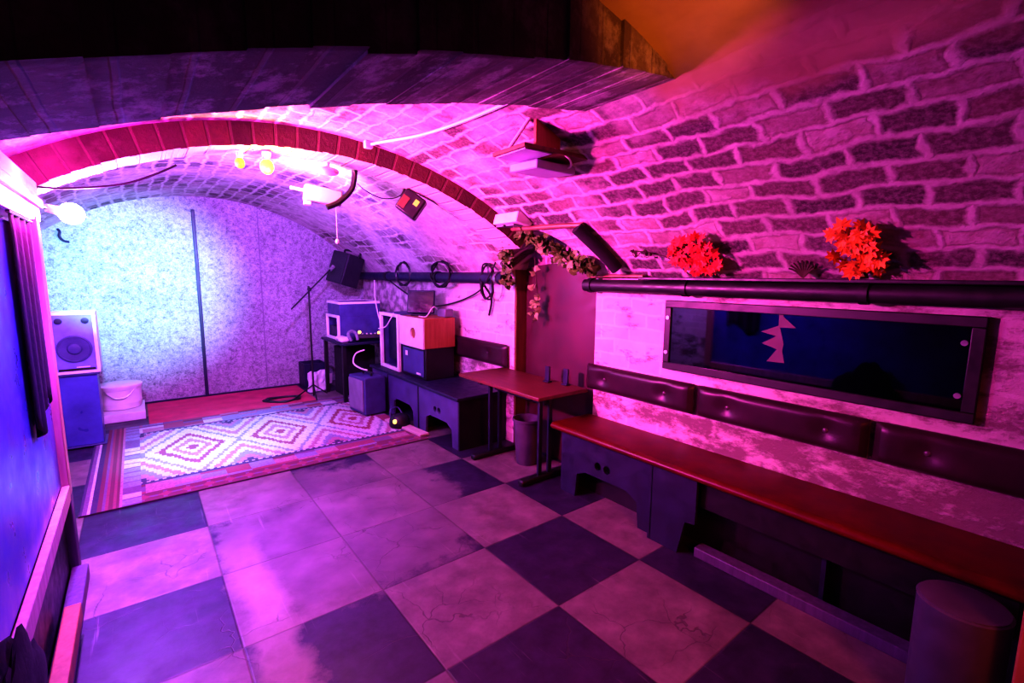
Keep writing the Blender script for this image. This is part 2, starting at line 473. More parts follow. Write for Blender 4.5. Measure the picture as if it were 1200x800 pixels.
# arched niche in the right wall
NY, NW, NS, NR = 2.88, .485, 1.55, .36
npoly = [(NY - NW, -.05), (NY + NW, -.05)] + [(NY + NW * math.cos(PI * i / 24), NS + NR * math.sin(PI * i / 24)) for i in range(25)]
for o in (ceil_, wr):
    cut(o, prism(B(), npoly, 'x', 2.1, XR + .14))
# board seams on the back wall
struct('trim_1', box(B(), .59, .625, Y1 - .022, Y1 - .001, .0, 2.30), M['navy'], bevel=.004)
struct('trim_2', box(B(), 1.30, 1.312, Y1 - .008, Y1 - .001, .0, 2.34), M['greycloth'])
struct('baseboard_back', box(B(), XL, 1.75, Y1 - .02, Y1 - .001, .0, .02), M['navy'])

# near arch: segmental brick arch crossing the vault
def near_z(x):
    d = 1.69 - x
    return 2.285 - .11 * d - .063 * d * d
bm = B()
xs = []; x = XL + .005
while x < 1.665:
    xs.append(x); x += .125
xs.append(1.70)
prev = None
rnd = random.Random(3)
for a, b in zip(xs, xs[1:]):
    # one voussoir after another, each a little proud of its neighbour
    j = rnd.uniform(-.007, .007); k0 = rnd.uniform(-.010, .010); k1 = rnd.uniform(-.010, .010)
    nsub = 3
    for q in range(nsub):
        xa, xb = a + (b - a) * q / nsub, a + (b - a) * (q + 1) / nsub
        za, zb = near_z(xa) + j, near_z(xb) + j
        vz = lambda xx: math.sqrt(max(.1, RV ** 2 - (xx - CX) ** 2)) + .06
        prism(bm, [(xa, za), (xb, zb), (xb, max(vz(xb), zb + .02)), (xa, max(vz(xa), za + .02))], 'y', 1.12 + k0, 1.60 + k1)
struct('trim_3', bm, M['arch'])
# brick rib further down the room, running slightly askew
bm = B(); RR = 2.305; rib_r = lambda x: 2.295 + .028 * (x + .4); rnd = random.Random(5)
rib_y = lambda x: 3.54 - .275 * x
aa = math.asin(HS / RR) - .04; ae = math.asin((2.30 - CX) / RR)
n = 110
for i in range(n):
    t0, t1 = -aa + (ae + aa) * i / n, -aa + (ae + aa) * (i + 1) / n
    j = rnd.uniform(-.003, .003)
    def P(tt, r, dy):
        xx = CX + r * math.sin(tt); return (xx, rib_y(xx) + dy, r * math.cos(tt))
    r0, r1 = rib_r(CX + RR * math.sin((t0 + t1) / 2)) + j, RV + .03
    v = [bm.verts.new(P(*q)) for q in ((t0, r0, 0), (t1, r0, 0), (t1, r1, 0), (t0, r1, 0), (t0, r0, .28), (t1, r0, .28), (t1, r1, .28), (t0, r1, .28))]
    for f in ((0, 1, 2, 3), (7, 6, 5, 4), (0, 4, 5, 1), (1, 5, 6, 2), (2, 6, 7, 3), (3, 7, 4, 0)):
        bm.faces.new([v[q] for q in f])
struct('trim_4', bm, M['rib'])

# ------------------------------------------------------------------ niche panel, ivy, pipes
bm = B(); n = 20; A = []
for i in range(n + 1):
    u = -1 + 2 * i / n
    yy = NY + u * (NW - .03); xx = XR + .055 + .06 * u * u
    zt = 1.60 + .05 * math.cos(u * 1.4)
    A.append([bm.verts.new((xx, yy, 0)), bm.verts.new((xx, yy, zt)), bm.verts.new((xx + .02, yy, zt)), bm.verts.new((xx + .02, yy, 0))])
for a, b in zip(A, A[1:]):
    for q in range(4): bm.faces.new((a[q], b[q], b[(q + 1) % 4], a[(q + 1) % 4]))
bm.faces.new(A[0]); bm.faces.new(A[-1][::-1])
tag(mk('arched_panel', bm, M['maroon'], smooth=True), 'curved maroon panel standing in the arched wall niche behind the table', 'panel')
# the far jamb of the niche is lined with a wooden board
tag(mk('jamb_board', box(B(), XR + .003, XR + .128, NY + NW - .022, NY + NW - .001, 0, 1.60), M['brownwood'], bevel=.003),
    'narrow brown wooden board lining the far side of the wall niche', 'board')

def vault_x(z): return CX + math.sqrt(RV * RV - z * z)
# horizontal brown conduit over the niche and a black pipe dropping from it
tag(mk('conduit', tube(B(), [(vault_x(1.90) - .03, 3.02, 1.90), (vault_x(1.89) - .03, 2.7, 1.893), (vault_x(1.885) - .03, 2.45, 1.887), (vault_x(1.875) - .03, 2.21, 1.878)], .018, 10), M['copper'], smooth=True),
    'thin brown conduit running level above the ivy-hung niche', 'pipe')
tag(mk('drop_pipe', tube(B(), [(vault_x(1.86) - .075, 2.24, 1.862), (vault_x(1.80) - .072, 2.21, 1.80), (vault_x(1.70) - .066, 2.16, 1.70), (vault_x(1.60) - .06, 2.12, 1.60)], .042, 14), M['blackfab'], smooth=True),
    'thick black pipe slanting down beside the top right of the niche', 'pipe')

def leaf_maple(bm, M4, s):
    pts = [(0, -.35), (.10, -.12), (.42, -.30), (.36, -.05), (.62, .10), (.36, .18), (.40, .42), (.17, .34), (0, .70)]
    pts = pts + [(-x, y) for x, y in pts[-2:0:-1]]
    c = bm.verts.new(M4 @ Vector((0, .08 * s, .0)))
    vs = [bm.verts.new(M4 @ Vector((x * s, y * s, -.35 * s * (x * x + .4 * y * y)))) for x, y in pts]
    for i in range(len(vs)):
        bm.faces.new((c, vs[i], vs[(i + 1) % len(vs)]))
def leaf_ivy(bm, M4, s):
    pts = [(0, -.4), (.3, -.32), (.46, -.05), (.25, .08), (.16, .22), (0, .55), (-.16, .22), (-.25, .08), (-.46, -.05), (-.3, -.32)]
    c = bm.verts.new(M4 @ Vector((0, -.1 * s, .06 * s)))
    vs = [bm.verts.new(M4 @ Vector((x * s, y * s, 0))) for x, y in pts]
    for i in range(len(vs)):
        bm.faces.new((c, vs[i], vs[(i + 1) % len(vs)]))
def rot_rand(r): 
    from mathutils import Euler
    return Euler((r.uniform(-1.2, 1.2), r.uniform(-1.2, 1.2), r.uniform(0, 6.28))).to_matrix().to_4x4()
FACE = Matrix.Rotation(-PI / 2, 4, 'Y')     # leaf lying in XY turned to face the room (-X)

r = random.Random(11)
g = thing('ivy_garland', 'dried ivy garland draped over the arched niche with a trailing strand', 'plant', (2.5, 2.9, 1.7))
path = [(2.60, 3.34, 1.50), (2.545, 3.30, 1.66), (2.42, 3.14, 1.80), (2.35, 2.98, 1.87), (2.36, 2.80, 1.86), (2.44, 2.66, 1.76), (2.52, 2.54, 1.68), (2.53, 2.42, 1.64), (2.57, 2.32, 1.62)]
mk('vine', tube(B(), path, .012, 6), M['vine'], g)
bm = B(); bmp = B(); PP = smooth_path(path, 10)
for p in PP:
    for q in range(5):
        pos = p + Vector((r.uniform(-.06, .01), r.uniform(-.055, .055), r.uniform(-.06, .045)))
        leaf_ivy(bm if r.random() < .78 else bmp, Matrix.Translation(pos) @ FACE @ rot_rand(r), r.uniform(.045, .085))
mk('leaves', bm, M['ivyleaf'], g)
mk('pale_leaves', bmp, M['paleleaf'], g)
st = mk('trailing_strand', tube(B(), [(2.60, 3.02, 1.70), (2.63, 3.03, 1.52), (2.64, 3.02, 1.36), (2.64, 3.04, 1.20)], .005, 5), M['vine'], g)
bm = B()
for z, k in ((1.58, 2), (1.48, 2), (1.38, 4), (1.31, 6), (1.25, 6), (1.20, 3)):
    for q in range(k):
        leaf_ivy(bm, Matrix.Translation((2.625 + r.uniform(-.02, .01), 3.03 + r.uniform(-.05, .05), z + r.uniform(-.03, .03))) @ FACE @ rot_rand(r), r.uniform(.05, .08))
mk('strand_leaves', bm, M['paleleaf'], st)

# near wall pipe, ledge board, thin pipe
pp = thing('wall_pipe', 'long black wall pipe from niche to right edge above the mirror', 'pipe', (2.6, .8, 1.49))
mk('pipe_run', cyl(B(), (2.60, 2.44, 1.485), (2.60, -1.2, 1.485), .044, 20), M['black'], pp, smooth=True)
for yy in (2.38, 1.62, .72, -.2):
    bm = B(); cyl(bm, (2.60, yy - .018, 1.485), (2.60, yy + .018, 1.485), .052, 20); box(bm, 2.60, 2.672, yy - .016, yy + .016, 1.47, 1.50)
    mk('bracket', bm, M['black'], pp, smooth=True)
tag(mk('ledge_board', box(B(), 2.535, 2.668, -1.2, 1.93, 1.530, 1.548), M['black'], bevel=.004), 'narrow black ledge board on the wall pipe holding both leaf bunches', 'shelf')
tag(mk('thin_pipe', tube(B(), [(2.615, 2.40, 1.545), (2.612, 2.2, 1.552), (2.61, 1.94, 1.552)], .012, 10), M['copper'], smooth=True), 'thin brown pipe lying on the black wall pipe near the niche', 'pipe')
# far wall pipe with coils of cable
fp = thing('wall_pipe', 'dark blue far wall pipe hung with cable coils above the speakers', 'pipe', (2.58, 5, 1.53))
mk('pipe_run', cyl(B(), (2.585, 3.40, 1.525), (2.585, 6.9, 1.525), .052, 20), M['navy'], fp, smooth=True)
for yy in (3.5, 4.6, 5.9):
    bm = B(); cyl(bm, (2.585, yy - .03, 1.525), (2.585, yy + .03, 1.525), .062, 20); box(bm, 2.585, 2.672, yy - .02, yy + .02, 1.50, 1.53)
    mk('bracket', bm, M['steel'] if yy == 3.5 else M['black'], fp, smooth=True)
def coil(name, label, yc, zc, ry, rz, turns, xoff, seed):
    q = random.Random(seed); pts = []
    for i in range(turns * 10 + 1):
        a = 2 * PI * i / 10
        pts.append((xoff + q.uniform(-.02, .02), yc + (ry + q.uniform(-.02, .02)) * math.cos(a), zc + (rz + q.uniform(-.015, .015)) * math.sin(a)))
    tag(mk(name, tube(B(), pts, .0085, 6, 3), M['cable'], smooth=True), label, 'cable', 'cable coils on the far pipe')
coil('cable_coil', 'black cable coil looped over the far pipe, the one nearest the back wall', 5.35, 1.56, .18, .14, 4, 2.535, 1)
coil('cable_coil', 'black cable coil arched above the far pipe, left of the niche', 4.45, 1.56, .19, .13, 3, 2.535, 2)
coil('cable_coil', 'small black cable coil hanging at the near end of the far pipe', 3.62, 1.50, .10, .16, 3, 2.545, 3)
tag(mk('drooping_cable', tube(B(), [(2.56, 5.9, 1.50), (2.63, 5.4, 1.30), (2.64, 4.9, 1.20), (2.64, 4.4, 1.25), (2.62, 3.9, 1.38), (2.51, 3.56, 1.52), (2.48, 3.40, 1.66)], .008, 6), M['cable'], smooth=True),
    'black cable drooping along the wall below the far pipe', 'cable')
tag(mk('hanging_cable', tube(B(), [(2.57, 3.72, 1.47), (2.63, 3.70, 1.38), (2.64, 3.68, 1.30), (2.64, 3.72, 1.17)], .011, 6), M['cable'], smooth=True),
    'short black cable end dangling on the bright plaster left of the niche', 'cable')

# leaf bunches on the ledge
def bunch(name, label, y, z, mat, sx, sz, n, seed, s0):
    q = random.Random(seed)
    g = thing(name, label, 'artificial leaves', (2.59, y, 1.548))
    bm = B(); bs = B()
    for i in range(n):
        a = q.uniform(0, 6.28); rr = math.sqrt(q.random())
        p = Vector((2.575 + q.uniform(-.07, .03), y + sx * rr * math.cos(a), z + sz * rr * math.sin(a)))
        mx = 2.63 if p.z < 1.6 else vault_x(p.z) - .085
        p.x = min(p.x, mx); p.z = max(p.z, 1.578)
        Rz = Matrix.Rotation(q.uniform(-.9, .9), 4, 'X') @ Matrix.Rotation(q.uniform(-.7, .7), 4, 'Y') @ Matrix.Rotation(q.uniform(-.7, .7), 4, 'Z')
        leaf_maple(bm, Matrix.Translation(p) @ Rz @ FACE @ Matrix.Rotation(q.uniform(0, 6.28), 4, 'Z'), q.uniform(s0 * .8, s0 * 1.3))
        if i % 3 == 0: tube(bs, [(2.60, y + q.uniform(-.02, .02), 1.552), ((2.60 + p.x) / 2, (y + p.y) / 2, (1.60 + p.z) / 2), tuple(p)], .003, 5, 4)
    mk('stems', bs, M['stem'], g); mk('leaves', bm, mat, g)
    return g
bunch('red_leaves', 'bunch of bright red artificial maple leaves on the black ledge', 1.50, 1.665, M['redleaf'], .15, .105, 60, 21, .062)
q = random.Random(5); g = bpy.data.objects['red_leaves']
bm = B()
for i in range(16):
    p = Vector((2.50 + q.uniform(-.03, .02), 1.62 + q.uniform(-.04, .05), 1.74 + q.uniform(-.05, .06)))
    leaf_maple(bm, Matrix.Translation(p) @ Matrix.Rotation(q.uniform(-.8, .8), 4, 'X') @ Matrix.Rotation(q.uniform(-.6, .6), 4, 'Z') @ FACE @ Matrix.Rotation(q.uniform(0, 6.28), 4, 'Z'), q.uniform(.05, .075))
mk('leaves', bm, M['redleaf'], g)
bm = B(); tube(bm, [(2.60, 1.60, 1.56), (2.56, 1.72, 1.66), (2.52, 1.85, 1.70), (2.50, 1.97, 1.71)], .004, 5)
for i in range(14): leaf_ivy(bm, Matrix.Translation((2.50 + q.uniform(-.02, .02), 1.78 + i * .014, 1.68 + q.uniform(-.02, .04))) @ FACE @ rot_rand(q), .03)
mk('twig', bm, M['vine'], g)
bunch('orange_leaves', 'bunch of orange artificial maple leaves on the black ledge', .735, 1.665, M['orangeleaf'], .105, .115, 52, 33, .062)
bm = B()
for i in range(9):
    a = .25 + i * .33; tube(bm, [(2.60, .985, 1.552), (2.585, .985 + .035 * math.cos(a), 1.58 + .025 * math.sin(a)), (2.57, .985 + .06 * math.cos(a), 1.585 + .05 * math.sin(a))], .0045, 5, 4)
tag(mk('dark_sprig', bm, M['vine']), 'tiny dark dried sprig on the ledge left of the orange leaves', 'sprig')

# ------------------------------------------------------------------ mirror
mr = thing('wall_mirror', 'wide dark mirror in black frame screwed to the wall above the bench', 'mirror', (2.66, 1.04, 1.18))
ya, yb, za, zb = .315, 1.785, .965, 1.405
bm = B(); f = .045
box(bm, 2.636, 2.668, ya, yb, za, za + f); box(bm, 2.636, 2.668, ya, yb, zb - f, zb)
box(bm, 2.636, 2.668, ya, ya + f, za + f, zb - f); box(bm, 2.636, 2.668, yb - f, yb, za + f, zb - f)
frm = mk('frame', bm, M['black'], mr, bevel=.004)
mk('glass', box(B(), 2.646, 2.652, ya + f - .003, yb - f + .003, za + f - .003, zb - f + .003), M['mirror'], mr)
for yy in (ya + .06, yb - .024):
    for zz in (za + .11, zb - .11):
        s = mk('screw', cyl(B(), (2.640, yy, zz), (2.630, yy, zz), .012, 14), M['steel'], frm, smooth=True); s['label'] = 'round silver screw head'
zig = [(545, 308), (588, 310), (592, 325), (635, 352), (584, 355), (600, 400), (598, 420), (608, 455), (555, 460), (582, 418), (535, 408), (576, 382), (530, 375), (580, 350), (578, 322)]
# pixel of a detail crop -> place on the glass
def onglass(u, v):
    fy = (u - 260) / (1080 - 260); 
    yy = 1.74 - (1.74 - .36) * (fy * (2.0 / (1 + fy)) if False else fy)
    return yy, v
Lz = []
ZP = [(1.155, 1.384), (1.083, 1.379), (1.077, 1.35), (1.012, 1.296), (1.090, 1.292), (1.066, 1.208), (1.070, 1.17), (1.055, 1.108), (1.145, 1.105), (1.098, 1.176), (1.178, 1.200), (1.106, 1.245), (1.187, 1.262), (1.098, 1.302), (1.100, 1.358)]
d = mk('jagged_shape', prism(B(), ZP, 'x', 2.6445, 2.6458), M['zigzag_shape'], mr); d['label'] = 'pinkish grey jagged zigzag shape'  # flat jagged shape laid on the mirror glass

# ------------------------------------------------------------------ benches
def module(root, y0, y1, x, z, mat, notch=True, holes=True, depth=.022):
    """a front board with a low notch and two finger holes"""
    w = y1 - y0
    if notch:
        poly = [(y0, 0), (y0 + .13 * w, 0), (y0 + .15 * w, .16), (y0 + .26 * w, .205), (y1 - .30 * w, .205), (y1 - .20 * w, .17), (y1 - .18 * w, 0), (y1, 0), (y1, z), (y0, z)]
    else:
        poly = [(y0, 0), (y1, 0), (y1, z), (y0, z)]
    o = mk('front_board', prism(B(), poly, 'x', x, x + depth), mat, root)
    if holes:
        bm = B()
        for yy in (y0 + .46 * w, y0 + .56 * w):
            cyl(bm, (x - .05, yy, .285), (x + .07, yy, .285), .028, 18)
        cut(o, bm)
    return o
nb = thing('bench', 'long bench with red vinyl seat on dark blue boxes under the mirror', 'bench', (2.46, 1.2, 0))
bm = B()
sy0, sy1 = .05, 2.43
prof = [(2.665, .470), (2.665, .508), (2.30, .512)] + [(2.30 + .037 * math.sin(-PI * i / 10), .487 + .025 * math.cos(PI * i / 10)) for i in range(1, 10)] + [(2.30, .462), (2.34, .466)]
prism(bm, prof, 'y', sy0, sy1)
mk('seat', bm, M['seat'], nb, bevel=.006, smooth=True)
module(nb, 1.60, 2.39, 2.345, .463, M['navy'])
mk('front_board', prism(B(), [(1.36, .20), (1.40, 0), (1.585, 0), (1.585, .463), (1.30, .463), (1.30, .21)], 'x', 2.30, 2.322), M['navy'], nb)
mk('front_board', box(B(), 2.345, 2.367, .10, 1.30, .30, .463), M['black'], nb)
mk('floor_rail', box(B(), 2.345, 2.425, .10, 1.32, .0, .055), M['purplewood'], nb, bevel=.004)['label'] = 'purple floor rail'
mk('shade_board', box(B(), 2.50, 2.52, .10, 2.36, 0, .462), M['black'], nb)  # black sheet added so the openings under the seat stay dark
for yy, xx in ((2.368, 2.367), (1.587, 2.300), (.72, 2.44), (.085, 2.367)):
    mk('divider', box(B(), xx, 2.66, yy - .008, yy + .012, 0, .46), M['navy'], nb)
fb = thing('bench', 'low dark blue bench carrying the stacked speakers, left of the table', 'bench', (2.42, 4.4, 0))
mk('seat', box(B(), 2.12, 2.665, 3.46, 5.45, .455, .485), M['navy'], fb, bevel=.006)
M['bluebench'] = plain('violet_blue_paint', (.075, .065, .17), .45, var=.3)
module(fb, 3.50, 4.24, 2.15, .455, M['bluebench']); module(fb, 4.27, 4.98, 2.15, .455, M['bluebench'], True, False)
for yy in (3.482, 4.245, 4.985):
    mk('divider', box(B(), 2.15, 2.66, yy - .006, yy + .018, 0, .455), M['black'], fb)
module(fb, 5.005, 5.43, 2.15, .455, M['bluebench'], False, False)

# plank
pk = thing('plank', 'pale wooden plank lying on the floor in front of the far bench', 'plank', (2.045, 4.33, .0125), Matrix.Rotation(.10, 4, 'Z'))
mk('plank_body', box(B(), -.05, .05, -.34, .34, 0, .022), M['palewood'], pk, bevel=.003)

# ------------------------------------------------------------------ wall cushions
def cushion(label, y0, y1, z0, z1, btn, group=None):
    g = thing('back_cushion', label, 'cushion', (2.64, (y0 + y1) / 2, z0), group='buttoned back cushions along the wall')
    bm = B(); nx, nz = 26, 10
    rows = []
    for i in range(nx + 1):
        row = []
        for k in range(nz + 1):
            u, v = i / nx, k / nz
            e = min(1, min(u, 1 - u) * (y1 - y0) / .05, min(v, 1 - v) * (z1 - z0) / .045)
            bulge = .028 + .034 * math.sqrt(max(0, 1 - (1 - e) ** 2))
            yy, zz = y0 + (y1 - y0) * u, z0 + (z1 - z0) * v
            for by in btn:
                d2 = ((yy - by) ** 2 + (zz - (z0 + z1) / 2) ** 2); bulge -= .024 * math.exp(-d2 / .0022)
            row.append(bm.verts.new((2.666 - bulge, yy, zz)))
        rows.append(row)
    for i in range(nx):
        for k in range(nz): bm.faces.new((rows[i][k], rows[i][k + 1], rows[i + 1][k + 1], rows[i + 1][k]))
    per = [rows[i][0] for i in range(nx + 1)] + [rows[nx][k] for k in range(1, nz + 1)] + [rows[i][nz] for i in range(nx - 1, -1, -1)] + [rows[0][k] for k in range(nz - 1, 0, -1)]
    bk = [bm.verts.new((2.668, p.co.y, p.co.z)) for p in per]
    for i in range(len(per)): bm.faces.new((per[i], bk[i], bk[(i + 1) % len(per)], per[(i + 1) % len(per)]))
    bm.faces.new(bk)
    pad = mk('pad', bm, M['back'], g, smooth=True, sub=1)
    for by in btn:
        mk('button', ball(B(), (2.625, by, (z0 + z1) / 2), .014, (.6, 1, 1), 14), M['button'], pad, smooth=True)
cushion('dark plum buttoned cushion on the wall between niche and mirror, nearest the niche', 1.545, 2.44, .71, .905, (2.25, 1.75))
cushion('dark plum buttoned cushion below the mirror, the middle of three', .65, 1.535, .71, .905, (1.33, .83))
cushion('dark plum buttoned cushion on the wall at the right edge of the photo', -.25, .64, .71, .905, (.44, -.05))
cushion('dark violet buttoned cushion on the wall behind the far bench', 3.42, 4.62, .70, .92, (3.72, 4.3))

# ------------------------------------------------------------------ table, bins
tb = thing('pub_table', 'small table with red-brown wooden top and black pedestals by the niche', 'table', (2.42, 2.97, 0))
mk('tabletop', box(B(), 2.16, 2.66, 2.44, 3.50, .672, .70), M['tabletop'], tb, bevel=.006)
for yy in (2.60, 3.24):
    p = mk('pedestal', box(box(B(), 2.30, 2.335, yy - .012, yy + .012, .045, .665), 2.40, 2.435, yy - .012, yy + .012, .045, .665), M['navy'], tb, bevel=.004)
    mk('foot', box(B(), 2.13, 2.62, yy - .03, yy + .03, 0, .045), M['black'], p, bevel=.012)
    mk('top_bracket', box(B(), 2.20, 2.60, yy - .025, yy + .025, .645, .672), M['black'], p, bevel=.006)
mk('stretcher', box(B(), 2.36, 2.38, 2.6, 3.24, .58, .64), M['navy'], tb, bevel=.004)
for (xx, yy, lb) in ((2.56, 2.79, 'small dark upright card on the table, left one of two'), (2.60, 2.62, 'small dark upright card on the table, right one of two')):
    g = mk('menu_card', box(box(B(), xx - .008, xx + .008, yy - .025, yy + .025, .712, .83), xx - .025, xx + .025, yy - .03, yy + .03, .701, .712), M['navy'], bevel=.004)
    tag(g, lb, 'card holder', 'cards on the table')
wb = thing('waste_bin', 'grey tapered waste bin under the red-brown table', 'bin', (2.47, 2.98, 0))
mk('bin_body', lathe(B(), 2.47, 2.93, [(.085, 0), (.088, .01), (.115, .36), (.122, .365), (.122, .385), (.112, .385), (.080, .02)], 28), M['greybin'], wb, smooth=True)
nbin = thing('cylinder_bin', 'tall dull grey cylindrical bin in front of the red bench end', 'bin', (2.13, .21, 0))
mk('bin_body', lathe(B(), 2.128, .215, [(.116, 0), (.120, .01), (.122, .455), (.124, .462), (.119, .466)], 48), M['greybin'], nbin, smooth=True)
mk('lid', lathe(B(), 2.128, .215, [(.117, .466), (.117, .470), (.110, .472)], 48), M['greybin'], nbin, smooth=True)
ch = thing('wooden_post', 'orange-brown wooden post at the right edge beside the grey bin', 'post', (2.02, .04, 0))
mk('post_body', box(B(), 1.99, 2.06, -.01, .075, 0, .86), M['orangewood'], ch, bevel=.006)
mk('post_cap', box(B(), 1.98, 2.07, -.02, .085, .86, .88), M['orangewood'], ch, bevel=.006)

# ------------------------------------------------------------------ speakers and gear along the far bench
def recess_box(bm, x0, x1, y0, y1, z0, z1): return box(bm, x0, x1, y0, y1, z0, z1)
bs = thing('loudspeaker', 'black loudspeaker at the bottom of the stack on the far bench', 'speaker', (2.40, 4.5, .485))
mk('cabinet', box(B(), 2.235, 2.565, 4.24, 4.77, .486, .808), M['black'], bs, bevel=.008)
gr_ = mk('grille', box(B(), 2.222, 2.234, 4.27, 4.74, .515, .785), M['bluegrey'], bs, bevel=.006)
b1 = mk('badge', box(B(), 2.218, 2.222, 4.62, 4.67, .70, .75), M['white'], gr_); b1['label'] = 'small pale square badge'
b1 = mk('badge', box(B(), 2.218, 2.222, 4.33, 4.42, .53, .55), M['white'], gr_); b1['label'] = 'small pale badge near the base'
ob = thing('wooden_speaker', 'wooden speaker cube with pale front and round port, on the black speaker', 'speaker', (2.40, 4.5, .81))
o = mk('cabinet', box(B(), 2.222, 2.575, 4.235, 4.78, .81, 1.115), M['orangewood'], ob, bevel=.004)
fr = mk('front_panel', box(B(), 2.205, 2.222, 4.235, 4.78, .81, 1.115), M['cream'], ob)
cut(fr, cyl(B(), (2.15, 4.46, .955), (2.25, 4.46, .955), .058, 28)); fr['label'] = 'pale pinkish front with round port'
mk('port', lathe(B(), 0, 0, [(.001, 0), (.06, 0), (.06, .004)], 24), M['black'], fr).matrix_local = W0[ob.name] @ Matrix.Translation((2.2205, 4.46, .955)) @ Matrix.Rotation(-PI / 2, 4, 'Y')
mn = thing('small_screen', 'small dark flat screen tilted back on top of the wooden speaker', 'screen', (2.38, 4.62, 1.117), Matrix.Rotation(.80, 4, 'Z'))
T = Matrix.Translation((0, 0, .02)) @ Matrix.Rotation(.22, 4, 'Y')
mk('housing', box(B(), -.015, .015, -.15, .15, 0, .25, T), M['navy'], mn, bevel=.01)
mk('panel', box(B(), -.019, -.015, -.135, .135, .015, .235, T), M['screen'], mn)
mk('foot', box(B(), -.06, .09, -.09, .09, -.0015, .018), M['black'], mn, bevel=.005)
tag(mk('control_box', box(B(), 2.47, 2.57, 4.26, 4.42, 1.117, 1.20), M['greycloth'], bevel=.008), 'small greyish box on the wooden speaker beside the dark screen', 'box')
tag(mk('white_cable', tube(B(), [(2.30, 4.50, 1.121), (2.32, 4.38, 1.125), (2.35, 4.33, 1.20), (2.40, 4.35, 1.225), (2.46, 4.40, 1.19)], .006, 6), M['whitecable'], smooth=True), 'thin white cable looping beside the small dark screen', 'cable')
oc = thing('open_case', 'upright open case with white metal rims on the far bench', 'case', (2.38, 5.05, .486))
bm = B(); xo = 2.20; y0, y1, z0, z1 = 4.81, 5.30, .487, 1.115
box(bm, 2.23, 2.55, y0, y0 + .02, z0, z1); box(bm, 2.23, 2.55, y1 - .02, y1, z0, z1); box(bm, 2.23, 2.55, y0 + .02, y1 - .02, z0, z0 + .02); box(bm, 2.23, 2.55, y0 + .02, y1 - .02, z1 - .02, z1); box(bm, 2.52, 2.55, y0 + .02, y1 - .02, z0 + .02, z1 - .02)
mk('shell', bm, M['bluegrey'], oc)
bm = B(); w = .036
box(bm, xo, 2.235, y0 - .006, y0 + w, z0, z1 + .006); box(bm, xo, 2.235, y1 - w, y1 + .006, z0, z1 + .006); box(bm, xo, 2.235, y0 + w, y1 - w, z0, z0 + w); box(bm, xo, 2.235, y0 + w, y1 - w, z1 - w + .006, z1 + .006)
o = mk('rim', bm, M['white'], oc, bevel=.005); o['label'] = 'white metal rim'
mk('inner_panel', box(B(), 2.30, 2.31, y0 + .03, y1 - .03, z0 + .09, z1 - .03), M['navy'], oc)

am = thing('small_amplifier', 'small violet-blue amplifier with pale front grille on the rug', 'amplifier', (1.965, 5.12, .025), Matrix.Rotation(.10, 4, 'Z'))
mk('cabinet', box(B(), -.13, .12, -.19, .19, 0, .41), M['bluegrey'], am, bevel=.012)
o = mk('grille', box(B(), -.146, -.131, -.165, .165, .04, .385), M['greycloth'], am, bevel=.004)
bm = B()
tube(bm, [(0, -.09, .41), (0, -.09, .44), (0, 0, .452), (0, .09, .44), (0, .09, .41)], .01, 8)
mk('handle', bm, M['black'], am, smooth=True)
for yy in (-.14, .14):
    mk('foot', cyl(B(), (-.08, yy, -.012), (-.08, yy, .002), .018, 12), M['black'], am)
tag(mk('white_cable', tube(B(), [(1.96, 5.10, .49), (1.92, 5.20, .50), (1.90, 5.36, .54), (1.98, 5.50, .62), (2.08, 5.48, .66)], .009, 6), M['whitecable'], smooth=True), 'white cable looping up from the small violet amplifier', 'cable')
tag(mk('white_cable', tube(B(), [(2.52, 6.2, 1.47), (2.42, 5.95, 1.25), (2.36, 5.70, 1.02), (2.30, 5.45, .92), (2.17, 5.26, .93), (2.165, 5.05, .97), (2.165, 4.93, 1.05), (2.18, 4.86, 1.135)], .007, 6), M['whitecable'], smooth=True), 'thin pale cable hanging from the far pipe across the open case', 'cable')
fl = thing('floor_light', 'small round black floor light with glowing orange lens at rug edge', 'light', (2.02, 4.42, .012))
mk('lamp_body', lathe(B(), 2.02, 4.42, [(.095, .012), (.105, .03), (.10, .09), (.075, .13), (.03, .145)], 28), M['black'], fl, smooth=True)
bm = B(); ball(bm, (1.945, 4.365, .085), .022, (1, 1, 1), 14)
mk('lens', bm, M['e_led'], fl, smooth=True)['label'] = 'orange glowing lens'
bm = B(); tube(bm, [(1.94, 4.45, .09), (1.96, 4.50, .17), (2.05, 4.52, .18), (2.08, 4.46, .10)], .008, 6); mk('bracket', bm, M['bluegrey'], fl, smooth=True)

# far table with rack and mixer
ft = thing('side_table', 'small dark table in the far right corner carrying the flight case', 'table', (2.16, 6.0, 0))
mk('tabletop', box(B(), 1.86, 2.50, 5.62, 6.42, .70, .73), M['navy'], ft, bevel=.006)
for xx in (1.90, 2.44):
    for yy in (5.67, 6.36):
        mk('leg', box(B(), xx - .022, xx + .022, yy - .022, yy + .022, .013 if xx < 2 and yy < 6 else 0, .70), M['black'], ft, bevel=.003)
tag(mk('bass_cabinet', box(B(), 1.99, 2.42, 6.0, 6.33, 0, .62), M['blackfab'], bevel=.01), 'large black cabinet standing under the far corner table', 'cabinet')
rk = thing('flight_case', 'dark flight case with white edges on the far corner table', 'case', (2.2, 6.1, .731))
x0, x1, y0, y1, z0, z1 = 1.92, 2.47, 5.92, 6.38, .732, 1.20
bm = B(); box(bm, x0 + .03, x1, y0, y1, 1.02, z1); box(bm, x0 + .03, x1, y0, y0 + .02, z0, 1.02); box(bm, x0 + .03, x1, y1 - .02, y1, z0, 1.02); box(bm, x0 + .2, x1, y0 + .02, y1 - .02, z0, 1.02)
mk('shell', bm, M['bluegrey'], rk, bevel=.004)
bm = B(); w = .032
